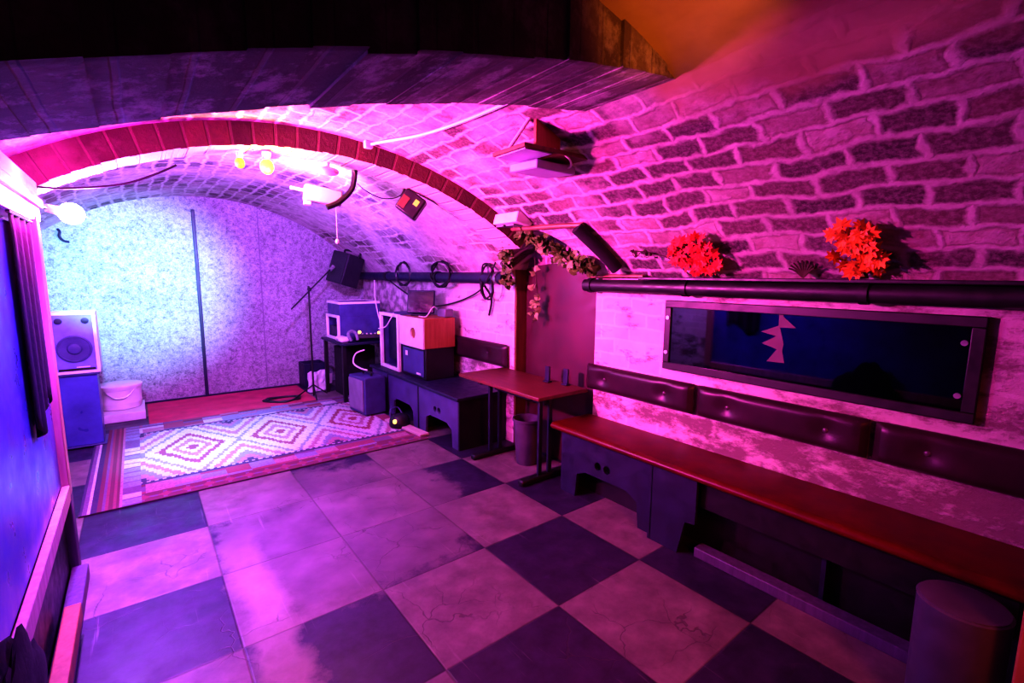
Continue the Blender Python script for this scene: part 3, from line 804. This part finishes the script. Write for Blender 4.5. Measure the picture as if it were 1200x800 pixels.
box(bm, x0, x0 + .03, y0, y0 + w, z0, 1.04); box(bm, x0, x0 + .03, y1 - w, y1, z0, 1.04); box(bm, x0, x0 + .03, y0 + w, y1 - w, z0, z0 + w); box(bm, x0, x0 + .03, y0 + w, y1 - w, 1.04 - w, 1.04)
mk('rim', bm, M['white'], rk, bevel=.004)['label'] = 'white metal rim'
bm = B(); e = .022
box(bm, x0 + .02, x1, y0 - .006, y0 + e, z1 - e, z1 + .006); box(bm, x0 + .02, x1, y1 - e, y1 + .006, z1 - e, z1 + .006); box(bm, x0 + .02, x0 + .05, y0 + e, y1 - e, z1 - e, z1 + .006); box(bm, x1 - .03, x1, y0 + e, y1 - e, z1 - e, z1 + .006)
mk('lid_edge', bm, M['white'], rk, bevel=.003)['label'] = 'white lid edge'
mk('rack_unit', box(B(), x0 + .04, x0 + .19, y0 + .025, y1 - .025, z0 + .005, .89), M['navy'], rk, bevel=.004)
mx = thing('mixing_desk', 'small black mixer with two orange lights on the far corner table', 'mixer', (2.25, 5.77, .731), Matrix.Rotation(-.3, 4, 'Z'))
T = Matrix.Rotation(-.18, 4, 'X')
dk = mk('desk_body', box(B(), -.17, .17, -.09, .08, .018, .07, T), M['black'], mx, bevel=.006)
for i in range(6):
    mk('knob', cyl(B(), T @ Vector((-.12 + .05 * i, .02, .068)), T @ Vector((-.12 + .05 * i, .02, .09)), .012, 12), M['steel'], dk, smooth=True)
for xx, zz in ((-.11, .10), (.12, .085)):
    mk('indicator', ball(B(), T @ Vector((xx, -.06, zz)), .019, seg=12), M['e_led'], dk, smooth=True)['label'] = 'glowing orange indicator'
tag(mk('headphones', tube(B(), [(1.99, 5.66, .75), (1.97, 5.70, .83), (2.02, 5.73, .86), (2.07, 5.72, .83), (2.08, 5.69, .75)], .02, 8), M['greycloth'], smooth=True), 'grey headphones lying on the table in front of the flight case', 'headphones')
tag(mk('white_bowl', lathe(B(), 1.90, 5.82, [(.05, .731), (.085, .75), (.10, .79), (.095, .79), (.06, .755)], 24), M['white'], smooth=True), 'shallow white dish at the left end of the far corner table', 'dish') if False else None
wd = thing('white_tray', 'rounded white plastic case at the left end of the far corner table', 'case', (1.88, 5.78, .731))
mk('case_body', box(B(), 1.87, 1.98, 5.68, 5.90, .731, .80), M['white'], wd, bevel=.03, seg=4)
mk('latch', box(B(), 1.862, 1.871, 5.77, 5.81, .75, .775), M['steel'], wd, bevel=.002)
bx = thing('paper_box', 'open dark box stuffed with white papers against the back wall', 'box', (1.86, 6.7, 0))
bm = B(); x0, x1, y0, y1 = 1.70, 1.98, 6.68, 6.96
box(bm, x0, x0 + .012, y0, y1, 0, .34); box(bm, x1 - .012, x1, y0, y1, 0, .34); box(bm, x0 + .012, x1 - .012, y0, y0 + .012, 0, .34); box(bm, x0 + .012, x1 - .012, y1 - .012, y1, 0, .34); box(bm, x0 + .012, x1 - .012, y0 + .012, y1 - .012, 0, .012)
mk('box_body', bm, M['navy'], bx)
pb = thing('paper_bag', 'creased white paper bag leaning in front of the dark box', 'bag', (1.82, 6.50, 0), Matrix.Rotation(.3, 4, 'Z'))
T = Matrix.Rotation(-.12, 4, 'X')
bm = B(); q = random.Random(2); rows = []
for i in range(7):
    row = []
    for k in range(7):
        row.append(bm.verts.new((-.14 + .28 * i / 6, -.05 + q.uniform(-.014, .014) + (.02 if i == 3 else 0) + .04 * k / 6, .005 + .26 * k / 6 + (q.uniform(-.015, .015) if k == 6 else 0))))
    rows.append(row)
for i in range(6):
    for k in range(6): bm.faces.new((rows[i][k], rows[i + 1][k], rows[i + 1][k + 1], rows[i][k + 1]))
ex = bmesh.ops.extrude_face_region(bm, geom=bm.faces[:])
for v in [e for e in ex['geom'] if isinstance(e, bmesh.types.BMVert)]: v.co.y += .07 * (1 - .8 * v.co.z / .27)
mk('bag_body', bm, M['paper'], pb)
mk('bag_fold', box(B(), .06, .145, -.085, -.07, .10, .235, Matrix.Rotation(.1, 4, 'X')), M['paper'], pb)
# floor cables by the mic stand
q = random.Random(8); pts = [(1.34 + .20 * math.cos(i * 1.1) + q.uniform(-.07, .07), 6.22 + .12 * math.sin(i * 1.1) + q.uniform(-.05, .05), .016 + .005 * (i % 3)) for i in range(26)]
tag(mk('cable_tangle', tube(B(), pts, .009, 6, 4), M['cable'], smooth=True), 'tangle of black cables on the floor below the back wall', 'cable')

# microphone stand with boom, hung speaker
ms = thing('microphone_stand', 'thin black boom microphone stand before the flecked back wall', 'microphone stand', (1.66, 6.14, 0))
mk('pole', cyl(B(), (1.66, 6.14, .03), (1.66, 6.14, 1.40), .011, 10), M['black'], ms, smooth=True)
mk('boom', cyl(B(), (1.43, 6.06, 1.13), (1.96, 6.22, 1.61), .009, 10), M['black'], ms, smooth=True)
mk('clutch', ball(B(), (1.665, 6.13, 1.36), .026, seg=14), M['black'], ms, smooth=True)
mk('counterweight', cyl(B(), (1.95, 6.217, 1.60), (2.0, 6.232, 1.645), .024, 14), M['steel'], ms, smooth=True)
for a in (.4, 2.5, 4.6):
    mk('leg', cyl(B(), (1.66, 6.14, .17), (1.66 + .2 * math.cos(a), 6.14 + .2 * math.sin(a), .022), .008, 8), M['black'], ms)
hs = thing('wall_loudspeaker', 'black loudspeaker hung tilted high in the far right corner', 'speaker', (2.28, 6.52, 1.60), Matrix.Rotation(.35, 4, 'Z') @ Matrix.Rotation(.18, 4, 'X') @ Matrix.Rotation(.24, 4, 'Y'))
bm = B(); prism(bm, [(-.18, -.16), (.14, -.11), (.14, .11), (-.18, .16)], 'z', -.21, .21)
mk('cabinet', bm, M['grille'], hs, bevel=.012)
mk('grille', box(B(), -.19, -.181, -.14, .14, -.19, .19), M['grille'], hs, bevel=.003)
bm = B(); tube(bm, [(.0, -.13, .19), (.0, -.15, .26), (.08, 0, .27), (.0, .15, .26), (.0, .13, .19)], .014, 8); mk('bracket', bm, M['black'], hs, smooth=True)

# ------------------------------------------------------------------ left rear: loudspeaker, tub
ls = thing('loudspeaker', 'white-edged loudspeaker with round blue cone on a pedestal at far left', 'speaker', (-.45, 5.6, .68))
x0, x1, y0, y1, z0, z1 = -.60, -.30, 5.5, 5.80, .675, 1.205
mk('cabinet', box(B(), x0, x1, y0 + .012, y1, z0, z1), M['white'], ls, bevel=.006)
bm = B(); w = .022
box(bm, x0, x1, y0, y0 + .012, z0, z0 + w); box(bm, x0, x1, y0, y0 + .012, z1 - w, z1); box(bm, x0, x0 + w, y0, y0 + .012, z0 + w, z1 - w); box(bm, x1 - w, x1, y0, y0 + .012, z0 + w, z1 - w)
mk('rim', bm, M['white'], ls)
mk('baffle', box(B(), x0 + w, x1 - w, y0 + .006, y0 + .0125, z0 + w, z1 - w), M['baffle'], ls)
def disc(cx, cz, prof, mat, name):
    b = B(); lathe(b, 0, 0, prof, 36)
    b.transform(Matrix.Translation((cx, y0 + .006, cz)) @ Matrix.Rotation(PI / 2, 4, 'X'))
    return mk(name, b, mat, ls, smooth=True)
cx = (x0 + x1) / 2 - .005
disc(cx, z0 + .215, [(.118, 0), (.118, .008), (.106, .010), (.100, .004), (.05, .001), (.042, .012), (.02, .016)], M['bluegrey'], 'woofer')
for dx in (-.085, .085):
    disc(cx + dx, z1 - .075, [(.026, 0), (.026, .006), (.012, .008)], M['navy'], 'tweeter')
mk('nameplate', box(B(), cx + .0, cx + .09, y0 + .003, y0 + .006, z0 + .05, z0 + .058), M['white'], ls)
mk('vent', box(B(), x0 + .03, x1 - .03, y0 + .004, y0 + .0062, z0 + .025, z0 + .045), M['black'], ls)
ps = thing('pedestal', 'tall violet-blue pedestal carrying the far left loudspeaker', 'pedestal', (-.45, 5.6, 0))
mk('column', box(B(), -.58, -.33, 5.53, 5.78, .025, .655), M['bluepaint'], ps, bevel=.006)
mk('top_plate', box(B(), -.60, -.31, 5.51, 5.80, .655, .674), M['bluegrey'], ps, bevel=.004)
mk('base_plate', box(B(), -.61, -.31, 5.50, 5.81, .0135, .025), M['bluegrey'], ps, bevel=.004)

tu = thing('round_tub', 'round white tub with a lid and bands by the back wall', 'tub', (-.22, 6.62, .09))
mk('tub_body', lathe(B(), -.22, 6.60, [(.165, .091), (.175, .10), (.18, .14), (.183, .15), (.183, .165), (.18, .17), (.185, .30), (.19, .305), (.19, .32)], 40), M['white'], tu, smooth=True)
mk('lid', lathe(B(), -.22, 6.60, [(.196, .318), (.198, .345), (.19, .352), (.06, .358)], 40), M['white'], tu, smooth=True)
mk('handle', tube(B(), [(-.35, 6.46, .30), (-.28, 6.40, .24), (-.18, 6.40, .23), (-.10, 6.45, .30)], .006, 6), M['steel'], tu, smooth=True)
mk_p = mk('plinth_box', box(B(), -.60, -.02, 6.28, 6.86, 0, .088), M['white'], bevel=.006)
tag(mk_p, 'low white platform under the round tub at the back', 'platform')
cu = thing('white_cup', 'small white cup on the platform left of the round tub', 'cup', (-.49, 6.36, .089))
mk('cup_body', lathe(B(), -.49, 6.38, [(.035, .089), (.05, .17), (.052, .175), (.046, .172), (.03, .10)], 24), M['white'], cu, smooth=True)
tf = thing('clip_lamp', 'small dark clip lamp standing beside the round white tub', 'lamp', (-.51, 6.64, .089))
mk('base', lathe(B(), -.51, 6.64, [(.07, .089), (.07, .10), (.02, .11), (.015, .20)], 24), M['navy'], tf, smooth=True)
bm = B(); cyl(bm, (-.51, 6.66, .22), (-.49, 6.54, .26), .045, 20, .07); mk('head', bm, M['navy'], tf, smooth=True)

tag(mk('wall_hook', tube(B(), [(-.60, 6.995, 1.99), (-.585, 6.97, 1.96), (-.59, 6.96, 1.91), (-.56, 6.965, 1.87), (-.52, 6.975, 1.86)], .012, 8), M['navy'], smooth=True),
    'small dark curled hook on the bright back wall above the white-edged loudspeaker', 'hook')
# red carpet strip before the back wall
tag(mk('red_carpet', box(B(), .0, 1.66, 5.99, 6.97, .0005, .008), M['redmat'], bevel=.003), 'plain pinkish red carpet strip between rug and back wall', 'carpet')

# ------------------------------------------------------------------ kilim
RX0, RX1, RY0, RY1 = -.40, 2.08, 3.92, 5.98
def weave(u, v):
    """colour of the weave at u (along the rug) and v (across), metres"""
    H = RY1 - RY0
    NAVY, MAR, RED, PINK, CRM, GRY, PUR = (.04, .03, .10), (.16, .03, .06), (.30, .06, .11), (.42, .20, .28), (.60, .58, .64), (.26, .26, .40), (.18, .10, .22)
    hsh = lambda a, b: (math.sin(a * 127.1 + b * 311.7) * 43758.5453) % 1
    if u < .22:                                     # striped end
        k = int(u / .22 * 12)
        return [NAVY, PUR, CRM, NAVY, NAVY, MAR, PUR, RED, MAR, RED, MAR, PINK][k]
    if u < .32:                                     # ladder of pale blocks
        return [GRY, CRM, GRY, PUR][int(hsh(int(v / .11), 3) * 4)] if .02 < (v % .11) else PUR
    if v < .16:                                     # outer border, little crosses on maroon
        a, b = (u % .13) - .065, v - .08
        if abs(b) > .065: return MAR
        return RED if abs(a) + abs(b) < .045 else (PUR if (abs(a) < .012 or abs(b) < .012) else MAR)
    if v < .34 or v > H - .30:                      # inner border of coloured blocks
        k = hsh(int(u / .17), int(v > H - .3) * 7 + int((v % .5) / .10))
        base = [RED, MAR, PUR, GRY, PINK, RED][int(k * 6)]
        if v > H - .30 and v < H - .10: base = [GRY, PUR, CRM, PINK, GRY, RED][int(k * 6)]
        return base
    if v < .39 or v > H - .35:                      # serrated line
        s = .02 if (u % .05) < .025 else 0
        return NAVY if (v - .34 + s) < .05 and v < .4 else (NAVY if v > H - .35 + s else CRM)
    v0, v1 = .39, H - .35
    vc = (v0 + v1) / 2; su = round(u / .024) * .024; sv = round(v / .024) * .024
    if u > RX1 - RX0 - .12: return [GRY, RED, MAR][int(hsh(int(v / .1), 9) * 3)]
    P = .72; uu = ((su - .34 + P * .02) % P) - P / 2
    d = abs(uu) / (P * .50) + abs(sv - vc) / ((v1 - v0) * .50)
    if d < .98:
        k = int(d * 7.0)
        return [RED, CRM, PINK, CRM, RED, CRM, CRM][min(k, 6)]
    d2 = (P / 2 - abs(uu)) / (P * .5) + ((v1 - v0) * .5 - abs(sv - vc)) / ((v1 - v0) * .5)
    k = int(d2 * 6.5)
    return [NAVY, PINK, GRY, CRM, PINK, CRM, GRY][min(max(k, 0), 6)]
bm = B(); nu, nv = 310, 220
vs = [[bm.verts.new((RX0 + (RX1 - RX0) * i / nu, RY0 + (RY1 - RY0) * j / nv, .011 + .0012 * math.sin(i * .21) * math.sin(j * .17))) for j in range(nv + 1)] for i in range(nu + 1)]
lay = bm.loops.layers.float_color.new('weave')
for i in range(nu):
    for j in range(nv):
        f = bm.faces.new((vs[i][j], vs[i + 1][j], vs[i + 1][j + 1], vs[i][j + 1]))
        c = weave((i + .5) / nu * (RX1 - RX0), (j + .5) / nv * (RY1 - RY0))
        for l in f.loops: l[lay] = (*c, 1)
per = [vs[i][0] for i in range(nu + 1)] + [vs[nu][j] for j in range(1, nv + 1)] + [vs[i][nv] for i in range(nu - 1, -1, -1)] + [vs[0][j] for j in range(nv - 1, 0, -1)]
lo = [bm.verts.new((p.co.x, p.co.y, .0008)) for p in per]
for i in range(len(per)):
    f = bm.faces.new((per[i], lo[i], lo[(i + 1) % len(per)], per[(i + 1) % len(per)]))
    for l in f.loops: l[lay] = (.05, .03, .05, 1)
tag(mk('kilim_rug', bm, M['rug']), 'large patterned kilim rug with pale diamonds and striped end', 'rug')

# ------------------------------------------------------------------ left partition
pt = thing('partition', 'tall blue painted partition with pale top beam along the left edge', 'partition', (-.4, 1.9, 0))
mk('blue_panel', box(B(), -.40, -.365, .75, 3.12, .50, 1.74), M['bluepaint'], pt, bevel=.004)['label'] = 'blue painted board'
mk('lower_panel', box(B(), -.395, -.37, .75, 3.12, 0, .50), M['black'], pt)
mk('end_post', box(B(), -.405, -.335, 3.12, 3.20, .44, 1.80), M['pinkwood'], pt, bevel=.004)
mk('post_base', box(B(), -.405, -.335, 3.12, 3.20, 0, .44), M['purplewood'], pt, bevel=.004)
bm = B(); box(bm, -.46, -.36, .75, 3.50, 1.80, 1.87); box(bm, -.46, -.345, .75, 3.52, 1.87, 1.915); box(bm, -.46, -.36, .75, 3.50, 1.915, 2.0)
mk('top_beam', bm, M['beam'], pt, bevel=.006)
mk('rail', box(B(), -.364, -.335, .75, 3.115, .42, .50), M['pinkwood'], pt, bevel=.004)
mk('plinth', box(B(), -.365, -.30, 2.02, 3.12, 0, .07), M['purplewood'], pt, bevel=.004)
o = mk('plinth_end', box(B(), -.345, -.29, 2.05, 2.62, .07, .14), M['orangewood'], pt, bevel=.004)
# dark curtain hung on the partition
cu = thing('black_curtain', 'narrow black cloth hanging from the partition beam at far left', 'curtain', (-.35, 2.75, 1.0))
bm = B(); rows = []
for i in range(31):
    u = i / 30; row = []
    for k in range(15):
        v = k / 14
        yy = 2.56 + .44 * u * (.86 + .14 * (1 - v)); zz = 1.76 - v * (.82 + .06 * math.sin(u * 6))
        row.append(bm.verts.new((-.345 + .012 * math.sin(u * 22) * (.4 + v * .6), yy, zz)))
    rows.append(row)
for a, b in zip(rows, rows[1:]):
    for k in range(14): bm.faces.new((a[k], b[k], b[k + 1], a[k + 1]))
o = mk('drape', bm, M['blackfab'], cu, smooth=True); s = o.modifiers.new('s', 'SOLIDIFY'); s.thickness = .004
mk('rod', cyl(B(), (-.345, 2.53, 1.765), (-.345, 3.03, 1.765), .007, 8), M['black'], cu)
# dark bundle low at the left edge
bj = B(); q = random.Random(4)
bmesh.ops.create_icosphere(bj, subdivisions=4, radius=1)
from mathutils import noise as mn_
for v in bj.verts:
    n_ = mn_.noise(v.co * 1.7) * .28 + mn_.noise(v.co * 4.2) * .12
    v.co = v.co * (1 + n_)
    v.co = Vector((-.288 + .03 * v.co.x, 1.47 + .26 * v.co.y, max(.0, .36 + .36 * v.co.z)))
tag(mk('black_jacket', bj, M['blackfab'], smooth=True), 'crumpled black jacket heaped at the foot of the partition, bottom left', 'jacket')

# ------------------------------------------------------------------ lamps hung in the vault
def bulb_fit(name, label, x, y, z, r, mat, top):
    g = thing(name, label, 'light', (x, y, z))
    mk('bulb', ball(B(), (x, y, z), r, (1, 1, 1.15), 20), mat, g, smooth=True)
    mk('socket', cyl(B(), (x, y, z + r * .9), (x, y, top), r * .55, 16, r * .7), M['white'], g, smooth=True)
rz = lambda x: math.sqrt(RR * RR - (x - CX) ** 2)
bulb_fit('bulb_lamp', 'blazing orange bulb under the brick rib', .72, 3.47, 2.225, .042, M['e_orange'], 2.312)
bulb_fit('bulb_lamp', 'small dim amber bulb left of the blazing orange one under the rib', .575, 3.52, 2.235, .03, M['e_amber'], 2.30)
g = thing('rib_floodlight', 'pale floodlight under the rib right of the orange bulb', 'light', (1.08, 3.40, 2.25))
mk('housing', ball(B(), (1.08, 3.40, 2.235), .05, (1.5, .8, .6), 20), M['white'], g, smooth=True)
mk('mount', cyl(B(), (1.08, 3.42, 2.25), (1.08, 3.42, 2.295), .02, 12), M['white'], g)
# white floodlight on a black arm
g = thing('white_floodlight', 'white boxy floodlight on a bent black arm below the rib', 'light', (1.10, 3.6, 2.1), Matrix.Rotation(-.1, 4, 'Z') @ Matrix.Rotation(.12, 4, 'Y'))
mk('housing', box(B(), -.125, .125, -.045, .045, -.055, .055), M['cream'], g, bevel=.01)
mk('lens', box(B(), -.11, .11, .045, .05, -.045, .045), M['e_flood'], g)
mk('end_cap', box(B(), -.215, -.125, -.012, .012, .0, .022), M['white'], g, bevel=.004)
mk('foot', box(B(), -.12, -.075, -.03, .03, -.085, -.055), M['cream'], g, bevel=.004)
bm = B(); tube(bm, [(.175, -.12, .23), (.185, -.09, .16), (.175, -.07, .07), (.10, -.068, -.03), (.02, -.066, -.085)], .020, 8)
mk('arm', bm, M['black'], g, smooth=True)
g = thing('black_floodlight', 'black box spotlight tilted below the rib with a warm lens', 'light', (1.68, 3.38, 2.07), Matrix.Rotation(-.55, 4, 'Z') @ Matrix.Rotation(.62, 4, 'Y'))
mk('housing', box(B(), -.085, .085, -.07, .07, -.085, .085), M['black'], g, bevel=.014)
mk('lens', box(B(), .015, .05, -.074, -.069, .005, .05), M['e_orangedim'], g, bevel=.002)['label'] = 'small warm glowing lens'
mk('side_panel', box(B(), -.075, -.02, -.074, -.069, -.06, .03), M['brownwood'], g, bevel=.002)
bm = B(); tube(bm, [(-.09, 0, 0), (-.10, 0, .08), (-.04, 0, .115), (.02, 0, .10)], .010, 8); mk('yoke', bm, M['black'], g, smooth=True)
# par can on the partition end
g = thing('par_lamp', 'white-hot stage lamp at the left beyond the partition beam', 'light', (-.27, 3.8, 1.88))
mk('lens', ball(B(), (-.26, 3.80, 1.88), .060, seg=20), M['e_white'], g, smooth=True)
bm = B(); cyl(bm, (-.36, 3.765, 1.90), (-.275, 3.797, 1.882), .022, 20, .030); mk('can', bm, M['white'], g, smooth=True)
mk('bracket', tube(B(), [(-.36, 3.74, 1.90), (-.40, 3.62, 1.92), (-.42, 3.50, 1.93)], .012, 8), M['black'], g, smooth=True)
g = thing('led_bar', 'glaring pink light bar tucked under the partition beam', 'light', (-.35, 2.5, 1.78))
mk('housing', box(B(), -.358, -.335, 2.05, 2.95, 1.770, 1.798), M['white'], g, bevel=.003)
mk('diffuser', box(B(), -.335, -.322, 2.06, 2.94, 1.772, 1.796), M['e_pink'], g, bevel=.003)

# projector on a bracket
g = thing('ceiling_bracket', 'brown wooden ceiling bracket with shelf hung from the vault', 'bracket', (1.68, 1.9, 2.25))
mk('hanger_board', box(B(), 1.60, 1.765, 1.86, 1.88, 2.185, 2.345), M['orangewood'], g, bevel=.003)
mk('shelf', box(B(), 1.44, 1.93, 1.70, 2.02, 2.165, 2.185), M['brownwood'], g, bevel=.003) if False else None
T = Matrix.Translation((1.72, 1.96, 2.168)) @ Matrix.Rotation(-.02, 4, 'Z')
mk('shelf', box(B(), -.215, .215, -.135, .135, -.010, .010, T), M['brownwood'], g, bevel=.003)
mk('shelf_underlay', box(B(), -.20, -.03, -.12, .12, -.016, -.0105, T), M['projector'], g)
mk('strut', cyl(B(), (1.595, 1.87, 2.345), (1.545, 2.02, 2.178), .010, 10), M['cream'], g, smooth=True)['label'] = 'pale strut'
g = thing('projector', 'flat grey projector slung under the wooden ceiling shelf', 'projector', (1.80, 2.03, 2.13))
T = Matrix.Translation((1.80, 2.03, 2.125)) @ Matrix.Rotation(.05, 4, 'X')
mk('housing', box(B(), -.14, .14, -.11, .12, -.022, .022, T), M['projector'], g, bevel=.008)
mk('lens', cyl(B(), T @ Vector((-.08, .118, 0)), T @ Vector((-.08, .135, 0)), .018, 16), M['screen'], g, smooth=True)
for i in range(7):
    mk('vent_slot', box(B(), -.10 + i * .022, -.09 + i * .022, .119, .122, -.008, .008, T), M['white'], g)
bm = B(); tube(bm, [(1.72, 1.86, 2.185), (1.80, 1.84, 2.155), (1.88, 1.90, 2.13), (1.86, 1.96, 2.12)], .006, 6)
mk('lead', bm, M['whitecable'], g, smooth=True)
def on_vault(x, y, d=.015): return (CX + (RV - d) * math.sin(math.asin((x - CX) / RV)), y, (RV - d) * math.cos(math.asin((x - CX) / RV)))
g = thing('vault_cable', 'white cable drooping across the vault from the brick rib', 'cable', on_vault(1.3, 2.9))
mk('cable_run', tube(B(), [(1.275, 3.12, 2.385), on_vault(1.29, 2.98, .03), on_vault(1.37, 2.60, .035), on_vault(1.41, 2.25, .03), on_vault(1.43, 1.93, .02), on_vault(1.43, 1.62, .02)], .009, 8), M['whitecable'], g, smooth=True)
mk('junction_box', box(B(), 1.235, 1.29, 3.12, 3.16, 2.36, 2.41), M['white'], g, bevel=.008)
tag(mk('rib_cable', tube(B(), [(-.38, 3.60, 1.99), (-.24, 3.585, 1.995), (-.02, 3.53, 2.035), (.13, 3.49, 2.10), (.24, 3.465, 2.165)], .006, 6), M['cable'], smooth=True), 'thin dark cable slung below the left end of the brick rib', 'cable')
tag(mk('lamp_cable', tube(B(), [(1.30, 3.46, 2.19), (1.36, 3.44, 2.14), (1.46, 3.42, 2.10), (1.56, 3.40, 2.11), (1.62, 3.38, 2.15)], .004, 6), M['cable'], smooth=True), 'thin dark cable slung between the two lamps under the rib', 'cable')
# two pull cords
g = thing('pull_cord', 'thin pale cord with a small weight hanging below the white floodlight', 'cord', (1.22, 3.6, 1.9))
mk('string', cyl(B(), (1.19, 3.6, 2.06), (1.19, 3.6, 1.80), .0022, 6), M['whitecable'], g)
mk('weight', ball(B(), (1.19, 3.6, 1.785), .015, (1, 1, 1.3), 12), M['cream'], g, smooth=True)
# emergency light
g = thing('emergency_light', 'white wedge-shaped emergency light on the vault where the rib ends', 'light', (2.22, 2.8, 1.92))
poly = [(2.13, 1.925), (2.27, 1.905), (2.30, 1.93), (2.22, 2.00), (2.15, 2.00)]
mk('housing', prism(B(), poly, 'y', 2.68, 2.99), M['white'], g, bevel=.008)
for yy in (2.74, 2.86):
    mk('grille_panel', box(B(), 2.148, 2.252, yy, yy + .09, -.004, .002, Matrix.Translation((0, 0, 1.9155)) ) if False else box(B(), 2.155, 2.245, yy, yy + .09, 1.905, 1.917), M['greycloth'], g)['label'] = 'dark grey grille panel'

# ------------------------------------------------------------------ light
def light(name, typ, loc, col, power, size=.1, aim=None, spot=None, blend=.6, **kw):
    d = bpy.data.lights.new(name, typ); d.color = col; d.energy = power
    if typ == 'AREA':
        d.size = size
        if 'size_y' in kw: d.shape = 'RECTANGLE'; d.size_y = kw['size_y']
        if 'spread' in kw: d.spread = kw['spread']
    else: d.shadow_soft_size = size
    if typ == 'SPOT': d.spot_size = math.radians(spot); d.spot_blend = blend
    o = bpy.data.objects.new(name, d); C.objects.link(o); o.location = loc
    if aim is not None:
        v = (Vector(aim) - Vector(loc)); o.rotation_euler = v.to_track_quat('-Z', 'Y').to_euler()
    return o
PINK = (1.0, .075, .54)
light('blue_spot', 'SPOT', (-.20, 3.92, 1.86), (.16, .56, 1.0), 1700, .04, (-.05, 7.0, 1.45), 46, 1.0)
light('rug_spot', 'SPOT', (-.20, 3.92, 1.86), (.16, .50, 1.0), 560, .04, (.50, 5.0, 0), 50, 1.0)
light('blue_bulb', 'POINT', (-.20, 3.88, 1.86), (.46, .15, 1.0), 190, .05)
light('pink_wash', 'SPOT', (-.28, 3.05, 1.74), PINK, 860, .08, (2.5, 2.32, 2.02), 96, 1.0)
light('pink_glow', 'POINT', (-.22, 2.95, 1.92), (1, .02, .85), 60, .04)
light('purple_floor', 'SPOT', (-.28, 3.0, 1.74), (.40, .07, 1.0), 430, .08, (.12, 2.95, 0), 70, 1.0)
light('blue_side', 'SPOT', (.95, 3.2, 2.15), (.08, .03, 1.0), 420, .05, (-.36, 2.3, .95), 52, 1.0)
light('arch_glow', 'POINT', (-.18, 2.0, 1.52), (.34, .07, 1.0), 6.0, .04)  # added point light without a fixture, brightens the near arch's underside
light('orange_glow', 'POINT', (.72, 3.42, 2.175), (1, .32, .03), 34, .03)
light('violet_flood', 'SPOT', (1.10, 3.74, 2.06), (.44, .12, 1.0), 520, .05, (1.2, 5.3, 2.45), 130, 1.0)
light('warm_ceiling', 'SPOT', (1.0, .45, 1.7), (1, .26, .01), 40, .05, (1.42, .95, 2.38), 44, 1.0)
light('warm_front', 'AREA', (.9, -.9, 1.5), (1, .13, .04), 10, .5, (2.0, 2.2, .2), spread=1.3)
w = bpy.data.worlds.new('World'); sc.world = w; w.use_nodes = True
w.node_tree.nodes['Background'].inputs[0].default_value = (.35, .10, .45, 1); w.node_tree.nodes['Background'].inputs[1].default_value = .01

# ------------------------------------------------------------------ camera
yaw, pitch, roll = math.radians(38.158), math.radians(7.875), math.radians(.533)
F = Vector((math.sin(yaw) * math.cos(pitch), math.cos(yaw) * math.cos(pitch), -math.sin(pitch)))
Rg = Vector((math.cos(yaw), -math.sin(yaw), 0)); U = Rg.cross(F)
c_, s_ = math.cos(roll), math.sin(roll)
R2, U2 = c_ * Rg + s_ * U, -s_ * Rg + c_ * U
cd = bpy.data.cameras.new('camera'); cd.sensor_width = 36; cd.lens = 558.95 / 1200 * 36; cd.clip_start = .02
co = bpy.data.objects.new('camera', cd); C.objects.link(co)
co.matrix_world = Matrix(((R2.x, U2.x, -F.x, 0), (R2.y, U2.y, -F.y, 0), (R2.z, U2.z, -F.z, 1.55), (0, 0, 0, 1)))
sc.camera = co
sc.view_settings.view_transform = 'Standard'
sc.view_settings.look = 'High Contrast'
